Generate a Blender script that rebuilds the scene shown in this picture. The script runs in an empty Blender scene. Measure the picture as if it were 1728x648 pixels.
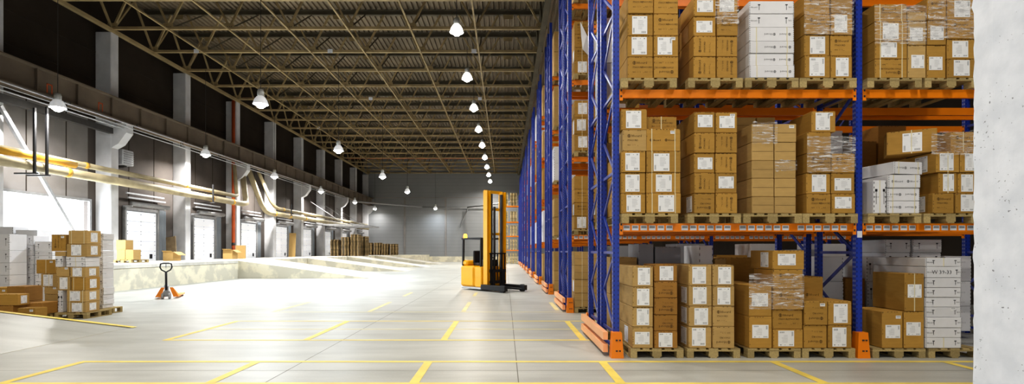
import bpy, bmesh, math, random
from mathutils import Vector, Matrix, noise
random.seed(7)
scn = bpy.context.scene
COL = scn.collection
F = 864.0; VX = 853.0; VY = 423.0; H = 1.62
def PX(px, D): return (px - VX) * D / F
def PZ(py, D): return H + (VY - py) * D / F
def lin(r, g, b):
    f = lambda c: ((c/255+0.055)/1.055)**2.4 if c/255 > 0.04045 else c/255/12.92
    return (f(r), f(g), f(b), 1)

# ------------------------------------------------------------------ materials
def new_mat(name):
    m = bpy.data.materials.new(name); m.use_nodes = True
    nt = m.node_tree; b = nt.nodes['Principled BSDF']
    return m, nt, b
def simple(name, col, rough=0.6, metal=0.0, var=0.12, scale=6.0, bump=0.0, obj_var=0.0, stretch=(1,1,1), spec=0.4):
    m, nt, b = new_mat(name)
    N, L = nt.nodes, nt.links
    b.inputs['Roughness'].default_value = rough
    b.inputs['Metallic'].default_value = metal
    b.inputs['Specular IOR Level'].default_value = spec
    tc = N.new('ShaderNodeTexCoord'); mp = N.new('ShaderNodeMapping'); mp.inputs['Scale'].default_value = stretch
    L.new(tc.outputs['Object'], mp.inputs['Vector'])
    nz = N.new('ShaderNodeTexNoise'); nz.inputs['Scale'].default_value = scale; nz.inputs['Detail'].default_value = 4
    L.new(mp.outputs['Vector'], nz.inputs['Vector'])
    mr = N.new('ShaderNodeMapRange'); mr.inputs['From Min'].default_value = .3; mr.inputs['From Max'].default_value = .7
    mr.inputs['To Min'].default_value = 1-var; mr.inputs['To Max'].default_value = 1+var
    L.new(nz.outputs['Fac'], mr.inputs['Value'])
    val = mr.outputs['Result']
    if obj_var:
        oi = N.new('ShaderNodeObjectInfo'); mr2 = N.new('ShaderNodeMapRange')
        mr2.inputs['To Min'].default_value = 1-obj_var; mr2.inputs['To Max'].default_value = 1+obj_var*.6
        L.new(oi.outputs['Random'], mr2.inputs['Value'])
        mm = N.new('ShaderNodeMath'); mm.operation = 'MULTIPLY'
        L.new(val, mm.inputs[0]); L.new(mr2.outputs['Result'], mm.inputs[1]); val = mm.outputs[0]
    vm = N.new('ShaderNodeVectorMath'); vm.operation = 'SCALE'; vm.inputs[0].default_value = col[:3]
    L.new(val, vm.inputs['Scale']); L.new(vm.outputs[0], b.inputs['Base Color'])
    if bump:
        bp = N.new('ShaderNodeBump'); bp.inputs['Strength'].default_value = bump; bp.inputs['Distance'].default_value = .01
        L.new(nz.outputs['Fac'], bp.inputs['Height']); L.new(bp.outputs['Normal'], b.inputs['Normal'])
    return m
def emit(name, col, s):
    m, nt, b = new_mat(name)
    b.inputs['Base Color'].default_value = col
    b.inputs['Emission Color'].default_value = col; b.inputs['Emission Strength'].default_value = s
    return m
M = {}
M['carton'] = simple('carton brown', lin(178,138,68), .75, var=.07, scale=5, obj_var=.16, stretch=(1,1,6), spec=.25)
M['carton2'] = simple('carton pale', lin(188,156,100), .75, var=.06, scale=5, obj_var=.12, stretch=(1,1,6), spec=.25)
M['carton3'] = simple('carton deep', lin(166,122,60), .75, var=.06, scale=5, obj_var=.12, stretch=(1,1,6), spec=.25)
M['white_carton'] = simple('carton white', lin(224,223,224), .6, var=.05, scale=3, obj_var=.07, spec=.3)
M['grey_carton'] = simple('carton grey', lin(150,152,158), .6, var=.06, scale=3, obj_var=.1, spec=.3)
M['ink'] = simple('print ink', lin(70,48,24), .8, var=.1)
M['ink2'] = simple('black print', lin(50,48,50), .8, var=.1)
M['paper'] = simple('label paper', lin(236,236,236), .7, var=.02, obj_var=.03)
M['paper_ink'] = simple('label print', lin(150,150,152), .8, var=.2, scale=60)
M['strap'] = simple('white strap', lin(222,212,176), .5, var=.03)
M['ystrap'] = simple('yellow strap', lin(205,200,110), .5, var=.03)
M['wood'] = simple('pallet wood', lin(176,156,110), .85, var=.2, scale=9, bump=.3, obj_var=.28, stretch=(6,1,6), spec=.15)
M['old_wood'] = simple('old pallet wood', lin(214,194,146), .85, var=.25, scale=9, obj_var=.4, stretch=(6,1,6), spec=.15)
M['orange'] = simple('orange steel', lin(240,136,22), .38, var=.05, scale=2)
M['orange_lit'] = simple('lit guard orange', lin(246,182,132), .45, var=.06, scale=2)  # rack orange made paler: bright light on the rails put into the colour
M['brace'] = simple('brace steel', lin(88,98,170), .35, .3, var=.1)  # sheen of the braces put into a paler violet blue
M['yellow'] = simple('truck yellow', lin(240,176,12), .4, var=.05, scale=2)
M['black'] = simple('black rubber', lin(30,30,32), .6, var=.1)
M['dark_steel'] = simple('dark steel', lin(62,60,58), .65, .0, var=.15)
M['grey_steel'] = simple('grey steel', lin(150,150,150), .45, .3, var=.1)
M['light_steel'] = simple('pale steel', lin(190,192,196), .45, .2, var=.1)
M['truss'] = simple('truss paint', lin(158,140,104), .55, var=.25, scale=1.2, spec=.3)
M['truss_dark'] = simple('truss dark', lin(96,90,76), .6, var=.2, scale=1.2, spec=.2)
M['roof'] = simple('roof deck', lin(122,110,92), .5, .0, var=.35, scale=.35, spec=.35)
M['wall_dark'] = simple('dark wall panel', lin(58,51,44), .8, var=.2, scale=.5, spec=.1)
M['wall_grey'] = simple('grey wall panel', lin(138,134,132), .7, var=.15, scale=.6, spec=.2)
M['wall_mid'] = simple('mid brown wall', lin(84,78,74), .75, var=.2, scale=.6, spec=.15)
M['col'] = simple('painted column', lin(198,198,200), .7, var=.1, scale=1.5, bump=.2)
M['beam'] = simple('crane beam', lin(112,100,86), .7, var=.2, scale=.8)
M['door_seam'] = simple('door seam', lin(206,208,214), .5)
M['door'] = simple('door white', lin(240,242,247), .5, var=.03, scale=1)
_b = M['door'].node_tree.nodes['Principled BSDF']; _b.inputs['Emission Color'].default_value = (.93,.96,1,1); _b.inputs['Emission Strength'].default_value = .16   # faint glow added to the panels so the doors read bright
M['door_frame'] = simple('door side panel', lin(140,146,152), .5, .2, var=.1, stretch=(1,4,.2), scale=4)
M['pipe_y'] = simple('pipe lagging', lin(164,152,122), .6, var=.25, scale=1.3, bump=.3)
M['pipe_o'] = simple('yellow pipe', lin(206,160,60), .55, var=.15, scale=1.3)
M['duct_red'] = simple('red lead pipe', lin(196,92,44), .6, var=.12, scale=2)
M['lamp'] = simple('lamp housing', lin(190,192,190), .4, .3, var=.05)
M['bulb'] = emit('lamp glow', (1, .97, .9, 1), 45)
M['beacon'] = emit('beacon glow', lin(255,140,30), 14)
M['sacking'] = simple('weathered board', lin(120,104,80), .9, var=.2, scale=5)
M['seat'] = simple('seat vinyl', lin(40,40,44), .5)
M['tag'] = simple('tag paper', lin(225,228,235), .7, var=.02)

def blue_mat():
    m, nt, b = new_mat('blue perforated steel'); N, L = nt.nodes, nt.links
    b.inputs['Roughness'].default_value = .4
    tc = N.new('ShaderNodeTexCoord'); sp = N.new('ShaderNodeSeparateXYZ'); L.new(tc.outputs['Object'], sp.inputs[0])
    def math_(op, a, v=None, c=None):
        n = N.new('ShaderNodeMath'); n.operation = op
        if hasattr(a, 'links'): L.new(a, n.inputs[0])
        else: n.inputs[0].default_value = a
        if v is not None:
            if hasattr(v, 'links'): L.new(v, n.inputs[1])
            else: n.inputs[1].default_value = v
        return n.outputs[0]
    fz = math_('FRACT', math_('MULTIPLY', sp.outputs['Z'], 14.0))
    slot = math_('LESS_THAN', fz, .42)
    def near(s, c, w): return math_('LESS_THAN', math_('ABSOLUTE', math_('SUBTRACT', math_('ABSOLUTE', s), c)), w)
    # slots: a row along each front corner and a row mid-side
    a = math_('MULTIPLY', near(sp.outputs['X'], .031, .006), math_('GREATER_THAN', math_('ABSOLUTE', sp.outputs['Y']), .034))
    c = math_('MULTIPLY', near(sp.outputs['Y'], 0.018, .008), math_('GREATER_THAN', math_('ABSOLUTE', sp.outputs['X']), .044))
    h = math_('MULTIPLY', slot, math_('MAXIMUM', a, c))
    mx = N.new('ShaderNodeMix'); mx.data_type = 'RGBA'
    mx.inputs['A'].default_value = lin(36,62,160); mx.inputs['B'].default_value = lin(120,130,175)
    mx2 = N.new('ShaderNodeMix'); mx2.data_type = 'RGBA'
    mx2.inputs['A'].default_value = lin(36,62,160); mx2.inputs['B'].default_value = lin(22,28,70)
    L.new(h, mx.inputs['Factor'])
    L.new(math_('MULTIPLY', slot, a), mx2.inputs['Factor'])
    nm = N.new('ShaderNodeMix'); nm.data_type = 'RGBA'; L.new(math_('MULTIPLY', slot, c), nm.inputs['Factor'])
    L.new(mx2.outputs['Result'], nm.inputs['A']); nm.inputs['B'].default_value = lin(150,158,190)
    L.new(nm.outputs['Result'], b.inputs['Base Color'])
    return m
M['blue'] = blue_mat()
M['blue_plain'] = simple('blue steel', lin(38,64,158), .4, var=.05)

def floor_mat():
    m, nt, b = new_mat('concrete floor'); N, L = nt.nodes, nt.links
    tc = N.new('ShaderNodeTexCoord')
    def nz(scale, st, det=5):
        mp = N.new('ShaderNodeMapping'); mp.inputs['Scale'].default_value = st
        n = N.new('ShaderNodeTexNoise'); n.inputs['Scale'].default_value = scale; n.inputs['Detail'].default_value = det
        L.new(tc.outputs['Object'], mp.inputs['Vector']); L.new(mp.outputs['Vector'], n.inputs['Vector']); return n
    a = nz(.35, (1,1,1)); c = nz(1.6, (.35,1.6,1), 6); d = nz(40, (1,1,1), 3)
    def add(x, y, w):
        n = N.new('ShaderNodeMath'); n.operation = 'MULTIPLY_ADD'; n.inputs[1].default_value = w
        L.new(y, n.inputs[0]); L.new(x, n.inputs[2]); return n.outputs[0]
    s = add(add(a.outputs['Fac'], c.outputs['Fac'], .9), d.outputs['Fac'], .22)
    cr = N.new('ShaderNodeValToRGB'); e = cr.color_ramp.elements
    e[0].position = .75; e[0].color = lin(160,160,153); e[1].position = 1.32; e[1].color = lin(187,187,180)
    mrp = N.new('ShaderNodeMapRange'); mrp.inputs['From Max'].default_value = 2.0; L.new(s, mrp.inputs['Value'])
    e[0].position = .38; e[1].position = .62
    L.new(mrp.outputs['Result'], cr.inputs['Fac']); L.new(cr.outputs['Color'], b.inputs['Base Color'])
    b.inputs['Roughness'].default_value = .42; b.inputs['Specular IOR Level'].default_value = .35
    bp = N.new('ShaderNodeBump'); bp.inputs['Strength'].default_value = .08; L.new(d.outputs['Fac'], bp.inputs['Height']); L.new(bp.outputs['Normal'], b.inputs['Normal'])
    return m
M['floor'] = floor_mat()
M['joint'] = simple('floor joint', lin(120,118,108), .8)
M['line'] = simple('worn yellow paint', lin(232,208,104), .55, var=.12, scale=3)
M['line2'] = simple('faded yellow paint', lin(216,206,150), .55, var=.14, scale=3)

def concrete_mat(name, c0, c1, scale):
    m, nt, b = new_mat(name); N, L = nt.nodes, nt.links
    tc = N.new('ShaderNodeTexCoord'); n = N.new('ShaderNodeTexNoise'); n.inputs['Scale'].default_value = scale; n.inputs['Detail'].default_value = 6
    n.inputs['Roughness'].default_value = .6
    L.new(tc.outputs['Object'], n.inputs['Vector'])
    cr = N.new('ShaderNodeValToRGB'); e = cr.color_ramp.elements
    e[0].position = .46; e[0].color = c0; e[1].position = .54; e[1].color = c1
    L.new(n.outputs['Fac'], cr.inputs['Fac']); L.new(cr.outputs['Color'], b.inputs['Base Color']); b.inputs['Roughness'].default_value = .8
    return m
M['dock'] = concrete_mat('peeling dock concrete', lin(188,183,166), lin(214,207,184), .9)
M['dock_top'] = concrete_mat('dock top concrete', lin(180,177,168), lin(200,197,188), .5)

def plaster_mat():
    m, nt, b = new_mat('white plaster'); N, L = nt.nodes, nt.links
    tc = N.new('ShaderNodeTexCoord')
    n = N.new('ShaderNodeTexNoise'); n.inputs['Scale'].default_value = 9; n.inputs['Detail'].default_value = 8
    L.new(tc.outputs['Object'], n.inputs['Vector'])
    v = N.new('ShaderNodeTexNoise'); v.inputs['Scale'].default_value = 75; v.inputs['Detail'].default_value = 3; L.new(tc.outputs['Object'], v.inputs['Vector'])
    big = N.new('ShaderNodeTexNoise'); big.inputs['Scale'].default_value = 3.5; L.new(tc.outputs['Object'], big.inputs['Vector'])
    mu = N.new('ShaderNodeMath'); mu.operation = 'MULTIPLY_ADD'; mu.inputs[1].default_value = .55; L.new(big.outputs['Fac'], mu.inputs[0]); L.new(v.outputs['Fac'], mu.inputs[2])
    cr = N.new('ShaderNodeValToRGB'); e = cr.color_ramp.elements
    e[0].position = .985; e[0].color = (1,1,1,1); e[1].position = 1.03; e[1].color = (.35,.35,.35,1)
    L.new(mu.outputs[0], cr.inputs['Fac'])
    cr2 = N.new('ShaderNodeValToRGB'); e = cr2.color_ramp.elements
    e[0].position = .35; e[0].color = lin(224,228,236); e[1].position = .65; e[1].color = lin(238,241,248)
    L.new(n.outputs['Fac'], cr2.inputs['Fac'])
    mx = N.new('ShaderNodeMix'); mx.data_type = 'RGBA'; mx.blend_type = 'MULTIPLY'; mx.inputs['Factor'].default_value = 1
    L.new(cr2.outputs['Color'], mx.inputs['A']); L.new(cr.outputs['Color'], mx.inputs['B']); L.new(mx.outputs['Result'], b.inputs['Base Color'])
    b.inputs['Roughness'].default_value = .8
    bp = N.new('ShaderNodeBump'); bp.inputs['Strength'].default_value = .35; bp.inputs['Distance'].default_value = .01
    L.new(n.outputs['Fac'], bp.inputs['Height']); L.new(bp.outputs['Normal'], b.inputs['Normal'])
    return m
M['plaster'] = plaster_mat()

def panel_mat(name, c0, c1, axis, period):
    m, nt, b = new_mat(name); N, L = nt.nodes, nt.links
    tc = N.new('ShaderNodeTexCoord'); sp = N.new('ShaderNodeSeparateXYZ'); L.new(tc.outputs['Object'], sp.inputs[0])
    mu = N.new('ShaderNodeMath'); mu.operation = 'MULTIPLY'; mu.inputs[1].default_value = 1/period; L.new(sp.outputs[axis], mu.inputs[0])
    fr = N.new('ShaderNodeMath'); fr.operation = 'FRACT'; L.new(mu.outputs[0], fr.inputs[0])
    lt = N.new('ShaderNodeMath'); lt.operation = 'LESS_THAN'; lt.inputs[1].default_value = .06; L.new(fr.outputs[0], lt.inputs[0])
    n = N.new('ShaderNodeTexNoise'); n.inputs['Scale'].default_value = .4; L.new(tc.outputs['Object'], n.inputs['Vector'])
    mx0 = N.new('ShaderNodeMix'); mx0.data_type = 'RGBA'; mx0.inputs['A'].default_value = c0; mx0.inputs['B'].default_value = tuple(x*.8 for x in c0[:3])+(1,)
    L.new(n.outputs['Fac'], mx0.inputs['Factor'])
    mx = N.new('ShaderNodeMix'); mx.data_type = 'RGBA'; mx.inputs['B'].default_value = c1; L.new(mx0.outputs['Result'], mx.inputs['A'])
    L.new(lt.outputs[0], mx.inputs['Factor']); L.new(mx.outputs['Result'], b.inputs['Base Color'])
    b.inputs['Roughness'].default_value = .5
    return m
M['back_panel'] = panel_mat('grey ribbed panel', lin(140,142,144), lin(118,120,122), 'Z', .5)

def film_mat():
    m, nt, b = new_mat('clear stretch film'); N, L = nt.nodes, nt.links
    out = nt.nodes['Material Output']
    tc = N.new('ShaderNodeTexCoord'); mp = N.new('ShaderNodeMapping'); mp.inputs['Scale'].default_value = (3, 3, 22); mp.inputs['Rotation'].default_value = (0, .35, 0)
    n = N.new('ShaderNodeTexNoise'); n.inputs['Scale'].default_value = 1.6; n.inputs['Detail'].default_value = 7; n.inputs['Roughness'].default_value = .72; n.inputs['Distortion'].default_value = .5
    L.new(tc.outputs['Object'], mp.inputs['Vector']); L.new(mp.outputs['Vector'], n.inputs['Vector'])
    cr = N.new('ShaderNodeValToRGB'); e = cr.color_ramp.elements
    e[0].position = .5; e[0].color = (.07,.07,.07,1); e[1].position = .64; e[1].color = (.85,.85,.85,1)  # opaque white streaks stand in for glints and haze on the film
    L.new(n.outputs['Fac'], cr.inputs['Fac'])
    b.inputs['Base Color'].default_value = (.95,.95,.95,1); b.inputs['Roughness'].default_value = .18; b.inputs['Specular IOR Level'].default_value = .8
    bp = N.new('ShaderNodeBump'); bp.inputs['Strength'].default_value = .8; bp.inputs['Distance'].default_value = .02
    L.new(n.outputs['Fac'], bp.inputs['Height']); L.new(bp.outputs['Normal'], b.inputs['Normal'])
    tr = N.new('ShaderNodeBsdfTransparent'); ms = N.new('ShaderNodeMixShader')
    L.new(cr.outputs['Color'], ms.inputs[0]); L.new(tr.outputs[0], ms.inputs[1]); L.new(b.outputs[0], ms.inputs[2]); L.new(ms.outputs[0], out.inputs['Surface'])
    return m
M['film'] = film_mat()

# ------------------------------------------------------------------ mesh helpers
class MB:
    def __init__(s): s.v = []; s.f = []; s.m = []
    def face(s, pts, mat=0):
        b = len(s.v); s.v += [tuple(p) for p in pts]; s.f.append(tuple(range(b, b+len(pts)))); s.m.append(mat)
    def hexa(s, p, mat=0):      # 8 points, bottom 4 ccw then top 4
        b = len(s.v); s.v += [tuple(q) for q in p]
        for f in ((3,2,1,0),(4,5,6,7),(0,1,5,4),(1,2,6,5),(2,3,7,6),(3,0,4,7)):
            s.f.append(tuple(b+i for i in f)); s.m.append(mat)
    def box(s, x0, y0, z0, x1, y1, z1, mat=0):
        s.hexa([(x0,y0,z0),(x1,y0,z0),(x1,y1,z0),(x0,y1,z0),(x0,y0,z1),(x1,y0,z1),(x1,y1,z1),(x0,y1,z1)], mat)
    def cbox(s, x0, y0, z0, x1, y1, z1, c=.008, mat=0):   # chamfered box
        bm = bmesh.new(); bmesh.ops.create_cube(bm, size=1)
        for v in bm.verts: v.co = Vector((x0+(v.co.x+.5)*(x1-x0), y0+(v.co.y+.5)*(y1-y0), z0+(v.co.z+.5)*(z1-z0)))
        bmesh.ops.bevel(bm, geom=bm.edges[:], offset=c, segments=1, affect='EDGES', profile=.5)
        s.add_bm(bm, mat)
    def add_bm(s, bm, mat=0):
        bm.verts.ensure_lookup_table(); b = len(s.v)
        s.v += [tuple(v.co) for v in bm.verts]
        bm.verts.index_update()
        for f in bm.faces: s.f.append(tuple(b+v.index for v in f.verts)); s.m.append(mat)
        bm.free()
    def bar(s, p, q, w, h=None, mat=0, up=(0,0,1)):
        p = Vector(p); q = Vector(q); h = h or w; d = (q-p).normalized(); u = Vector(up)
        if abs(d.dot(u)) > .98: u = Vector((0,1,0))
        a = d.cross(u).normalized()*w/2; c = a.cross(d).normalized()*h/2
        s.hexa([p-a-c, p+a-c, q+a-c, q-a-c, p-a+c, p+a+c, q+a+c, q-a+c], mat)
    def tube(s, pts, r, n=10, mat=0, cap=True):
        pts = [Vector(p) for p in pts]; rr = r if isinstance(r, (list, tuple)) else [r]*len(pts)
        b0 = len(s.v); ref = None
        for i, p in enumerate(pts):
            d = (pts[min(i+1, len(pts)-1)] - pts[max(i-1, 0)]).normalized()
            if ref is None:
                ref = Vector((0,0,1)) if abs(d.z) < .9 else Vector((1,0,0))
            a = (ref - d*ref.dot(d)).normalized(); c = d.cross(a); ref = a
            for k in range(n):
                t = 2*math.pi*k/n; s.v.append(tuple(p + (a*math.cos(t)+c*math.sin(t))*rr[i]))
        for i in range(len(pts)-1):
            for k in range(n):
                s.f.append((b0+i*n+k, b0+i*n+(k+1)%n, b0+(i+1)*n+(k+1)%n, b0+(i+1)*n+k)); s.m.append(mat)
        if cap:
            s.f.append(tuple(b0+k for k in reversed(range(n)))); s.m.append(mat)
            e = b0+(len(pts)-1)*n; s.f.append(tuple(e+k for k in range(n))); s.m.append(mat)
    def lathe(s, prof, c=(0,0,0), n=20, mat=0):
        b0 = len(s.v)
        for r, z in prof:
            for k in range(n):
                t = 2*math.pi*k/n; s.v.append((c[0]+r*math.cos(t), c[1]+r*math.sin(t), c[2]+z))
        for i in range(len(prof)-1):
            for k in range(n):
                s.f.append((b0+i*n+k, b0+i*n+(k+1)%n, b0+(i+1)*n+(k+1)%n, b0+(i+1)*n+k)); s.m.append(mat)
    def mesh(s, name, mats, smooth=False):
        me = bpy.data.meshes.new(name); me.from_pydata(s.v, [], s.f)
        for m in mats: me.materials.append(M[m] if isinstance(m, str) else m)
        me.polygons.foreach_set('material_index', s.m)
        if smooth: me.polygons.foreach_set('use_smooth', [True]*len(s.f))
        me.update(); return me
    def build(s, name, mats, parent=None, loc=(0,0,0), smooth=False, rotz=0):
        if isinstance(mats, str): mats = [mats]
        return link(name, s.mesh(name, mats, smooth), parent, loc, rotz)
def link(name, me, parent=None, loc=(0,0,0), rotz=0):
    o = bpy.data.objects.new(name, me); COL.objects.link(o); o.location = loc; o.rotation_euler = (0,0,rotz)
    if parent is not None: o.parent = parent
    return o
def tag(o, label, cat, group=None):
    o['label'] = label; o['category'] = cat
    if group: o['group'] = group
    return o
def thing(name, label, cat, loc=(0,0,0), rotz=0, group=None):
    o = bpy.data.objects.new(name, None); COL.objects.link(o); o.location = loc; o.rotation_euler = (0,0,rotz)
    o.empty_display_size = .2
    return tag(o, label, cat, group)
def struct(o): o['kind'] = 'structure'; return o
def copy_tree(o, kids, parent=None):
    c = o.copy(); COL.objects.link(c)
    if parent is not None: c.parent = parent
    for ch in kids.get(o.name, ()): copy_tree(ch, kids, c)
    return c
def kids_of(root):
    d = {}
    def rec(o):
        ch = [x for x in COL.objects if x.parent == o]; d[o.name] = ch
        for x in ch: rec(x)
    rec(root); return d

# glyph outlines for the carton print
def text_polys(txt):
    cu = bpy.data.curves.new('glyph', 'FONT'); cu.body = txt; cu.size = 1; cu.resolution_u = 1
    ob = bpy.data.objects.new('glyph', cu); COL.objects.link(ob); bpy.context.view_layer.update()
    me = ob.to_mesh(); vs = [(v.co.x, v.co.y) for v in me.vertices]; fs = [tuple(p.vertices) for p in me.polygons]
    ob.to_mesh_clear(); bpy.data.objects.remove(ob); bpy.data.curves.remove(cu)
    x0 = min(v[0] for v in vs); x1 = max(v[0] for v in vs); y0 = min(v[1] for v in vs); y1 = max(v[1] for v in vs)
    return [((a-x0), (b-y0)) for a, b in vs], fs, x1-x0, y1-y0
WORD = text_polys('Ithourd'); HAND = text_polys('W 39-33')
LINES = [text_polys(t) for t in ('ITHOURD', 'NO. 1 / 1')]

# ================================================================== SETTING
YF, YB = -7.0, 74.0
XL, XR = -20.6, 14.0
fl = MB()
fl.face([(XL,YF,0),(XR,YF,0),(XR,YB,0),(XL,YB,0)])
def strip(x0, y0, x1, y1, mat, z=.002): fl.face([(x0,y0,z),(x1,y0,z),(x1,y1,z),(x0,y1,z)], mat)
for D, m, w in ((6.24,2,.09),(7.47,2,.1),(9.27,2,.09),(10.55,3,.07),(11.76,2,.09),(13.5,3,.07)):
    strip(-6.2, D-w/2, 7.4, D+w/2, m)
for x, faded in ((-6.15,0),(-3.62,0),(-1.12,0),(1.41,0),(3.9,0),(6.4,0)):
    if x != 1.41 and x > 1: segs = [(6.24,7.47)]
    elif x == 1.41: segs = [(6.24,7.47),(9.27,11.76),(13.9,16.0)]
    else: segs = [(6.24,7.47),(9.27,11.76),(13.6,16.1),(18.2,19.8)]
    for k, (a, b) in enumerate(segs): strip(x-.06, a, x+.06, b, 2 if k < 2 else 3, .0035)
for x in (.16, -2.95): strip(x-.006, YF, x+.006, YB, 1, .001)
for y in (6.92, 0.9, 12.95, 19, 25, 31): strip(-20, y-.005, 14, y+.005, 1, .001)
struct(fl.build('floor', ['floor', 'joint', 'line', 'line2']))

# dock platform and ramps ------------------------------------------------
PXE, PZT = -15.5, 1.04
pl = MB()
pl.box(XL, 13.5, 0, PXE, YB, PZT, 0)
pl.face([(XL+.01,13.5,PZT+.003),(PXE-.02,13.5,PZT+.003),(PXE-.02,YB,PZT+.003),(XL+.01,YB,PZT+.003)], 1)
pl.box(PXE, 65.0, 0, -11.0, YB, PZT, 0)
pl.box(PXE, 13.5, PZT-.14, PXE+.03, 29.6, PZT+.004, 1)
struct(pl.build('floor_dock_platform', ['dock', 'dock_top']))
def ramp(name, y0, y1, xt=-7.8, line=False, top=PZT, xb=PXE):
    r = MB()
    r.hexa([(xb,y0,0),(xt,y0,0),(xt,y1,0),(xb,y1,0),(xb,y0,top),(xt,y0,.004),(xt,y1,.004),(xb,y1,top)])
    r.f.pop(1); r.m.pop(1)
    r.face([(xb,y0,top),(xt,y0,.004),(xt,y1,.004),(xb,y1,top)], 1)
    if line: r.face([(xb,y1-.13,top+.004),(xt+.1,y1-.13,.008),(xt+.1,y1,.008),(xb,y1,top+.004)], 2)
    struct(r.build(name, ['dock', 'dock_top' if not line else 'floor', 'line']))
ramp('floor_ramp', 29.7, 34.2)
for y in (40.0, 50.2, 60.8): ramp('floor_ramp', y, y+4.2)
ramp('floor_ramp', 4.0, 10.85, xt=-7.9, line=True, top=.99, xb=-16.2)

# roof -------------------------------------------------------------------
rf = MB(); ZR = 15.16; per = .3; x = XL; prof = []
while x < XR:
    prof += [(x, ZR), (x+.12, ZR), (x+.15, ZR+.09), (x+.27, ZR+.09)]; x += per
b = len(rf.v)
for a, z in prof: rf.v.append((a, YF, z))
for a, z in prof: rf.v.append((a, YB, z))
n = len(prof)
for i in range(n-1): rf.f.append((b+i, b+i+1, b+n+i+1, b+n+i)); rf.m.append(0)
struct(rf.build('ceiling', ['roof']))

# walls ------------------------------------------------------------------
OY0, OY1, OZ = 19.6, 25.25, 4.05      # open loading bay, daylight behind
w = MB()
w.box(XL-.2, YF, 0, XL, OY0, 8.2); w.box(XL-.2, OY1, 0, XL, YB, 8.2, 3); w.box(XL-.2, OY0, OZ, XL, OY1, 8.2); w.box(XL-.2, OY0, 0, XL, OY1, PZT)  # lamplight on the near bay is put into its lighter wall colour
w.box(XL-.2, YF, 8.2, XL, YB, 15.3, 1)
for y in range(-4, 74, 2):
    if not OY0-.1 < y < OY1+.1: w.box(XL, y-.02, PZT, XL+.015, y+.02, 8.2, 2)
    else: w.box(XL, y-.02, OZ, XL+.015, y+.02, 8.2, 2)
for z in (10.2, 11.6, 13): w.box(XL, YF, z-.03, XL+.03, YB, z+.03, 2)
struct(w.build('wall_left', ['wall_grey', 'wall_dark', 'wall_dark', 'wall_mid']))
w = MB(); w.box(XL, YB, 0, XR, YB+.2, 15.3)
w.box(-11, YB-.35, 0, XR, YB, .78, 1)
for px in (683, 752, 615, 820): x = PX(px, YB); w.box(x-.13, YB-.06, .78, x+.13, YB, 9.2, 2)
w.box(XL, YB-.04, 9.2, XR, YB, 9.32, 2)
struct(w.build('wall_back', ['back_panel', 'dock', 'wall_grey']))
w = MB(); w.box(XR, YF, 0, XR+.2, YB, 15.3); struct(w.build('wall_right', ['wall_dark']))
GX0, GX1, GZ = -9.0, 7.0, 5.6          # unseen opening added behind the viewpoint to let in fill light
w = MB(); w.box(XL, YF-.2, 0, GX0, YF, 15.3); w.box(GX1, YF-.2, 0, XR, YF, 15.3); w.box(GX0, YF-.2, GZ, GX1, YF, 15.3)
struct(w.build('wall_front', ['wall_grey']))

# left columns, with corbels on every second one --------------------------
for k in range(-1, 9):
    y = 25.7 + 6*k; c = MB()
    hw = .0
    c.cbox(XL, y, PZT if y > 13.5 else 0, -19.8, y+.52, 12.62, .03)
    if k % 2 == 0:
        zc = 7.0
        prof = [(-19.8, zc-.2), (-19.8, zc+1.05), (-19.05, zc+1.05), (-19.05, zc+.55), (-19.45, zc)]
        p0 = [(a, y+.02, z) for a, z in prof]; p1 = [(a, y+.5, z) for a, z in prof]
        c.face(p0[::-1]); c.face(p1)
        for i in range(5): j = (i+1) % 5; c.face([p0[i], p0[j], p1[j], p1[i]])
    struct(c.build('column', ['col']))
# crane runway beam with stiffeners
c = MB(); c.box(-19.55, YF, 8.15, -19.3, YB, 9.1); c.box(-19.8, YF, 9.1, -19.05, YB, 9.16); c.box(-19.7, YF, 8.08, -19.15, YB, 8.15)
for i in range(40): y = -5+2*i; c.box(-19.3, y, 8.15, -19.2, y+.04, 9.1)
for y, z in ((21.67,8.47),(24.4,8.47)):
    for a, b2, d, e in ((-.14,-.2,-.09,.2),(.09,-.2,.14,.2),(-.14,.15,.14,.2)): c.box(-19.302,y+a,z+b2,-19.294,y+d,z+e,1)
struct(c.build('beam', ['beam', 'duct_red']))
# sub-beam the trusses rest on
c = MB(); c.box(-19.9, YF, 12.62, -19.7, YB, 12.78)
for i in range(27): 
    y = 1.8+3*i
    c.bar((-19.8, y, 12.75), (-19.8, y+1.5, 14.95), .09); c.bar((-19.8, y+1.5, 14.95), (-19.8, y+3, 12.75), .09)
struct(c.build('beam', ['truss']))
c = MB(); c.box(1.75, YF, 12.55, 2.0, YB, 12.75)
for i in range(27):
    y = 1.8+3*i
    c.bar((1.87, y, 12.7), (1.87, y+1.5, 14.95), .08); c.bar((1.87, y+1.5, 14.95), (1.87, y+3, 12.7), .08)
struct(c.build('beam', ['truss_dark']))

# near white plastered pillar ---------------------------------------------
c = MB(); nz_ = 420; xa = 2.0
def edge(i):
    z = 12.6*i/nz_
    lean = .016*max(0, (1.7-z))/1.7
    return z, -lean*.0, noise.noise((z*14, 3.1, 0))*.010 + noise.noise((z*50, 8, 0))*.007 + lean*.45
b = len(c.v)
for i in range(nz_+1):
    z, dx, dy = edge(i)
    c.v += [(xa, 1.45, z), (xa, 2.1, z), (xa+.012, 2.2+dy, z), (xa+.7, 2.2+dy*.3, z), (xa+.7, 1.45, z)]
for i in range(nz_):
    for k in range(5):
        k2 = (k+1) % 5; a = b+i*5
        c.f.append((a+k, a+5+k, a+5+k2, a+k2)); c.m.append(0)
struct(c.build('pillar', ['plaster']))

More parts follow.
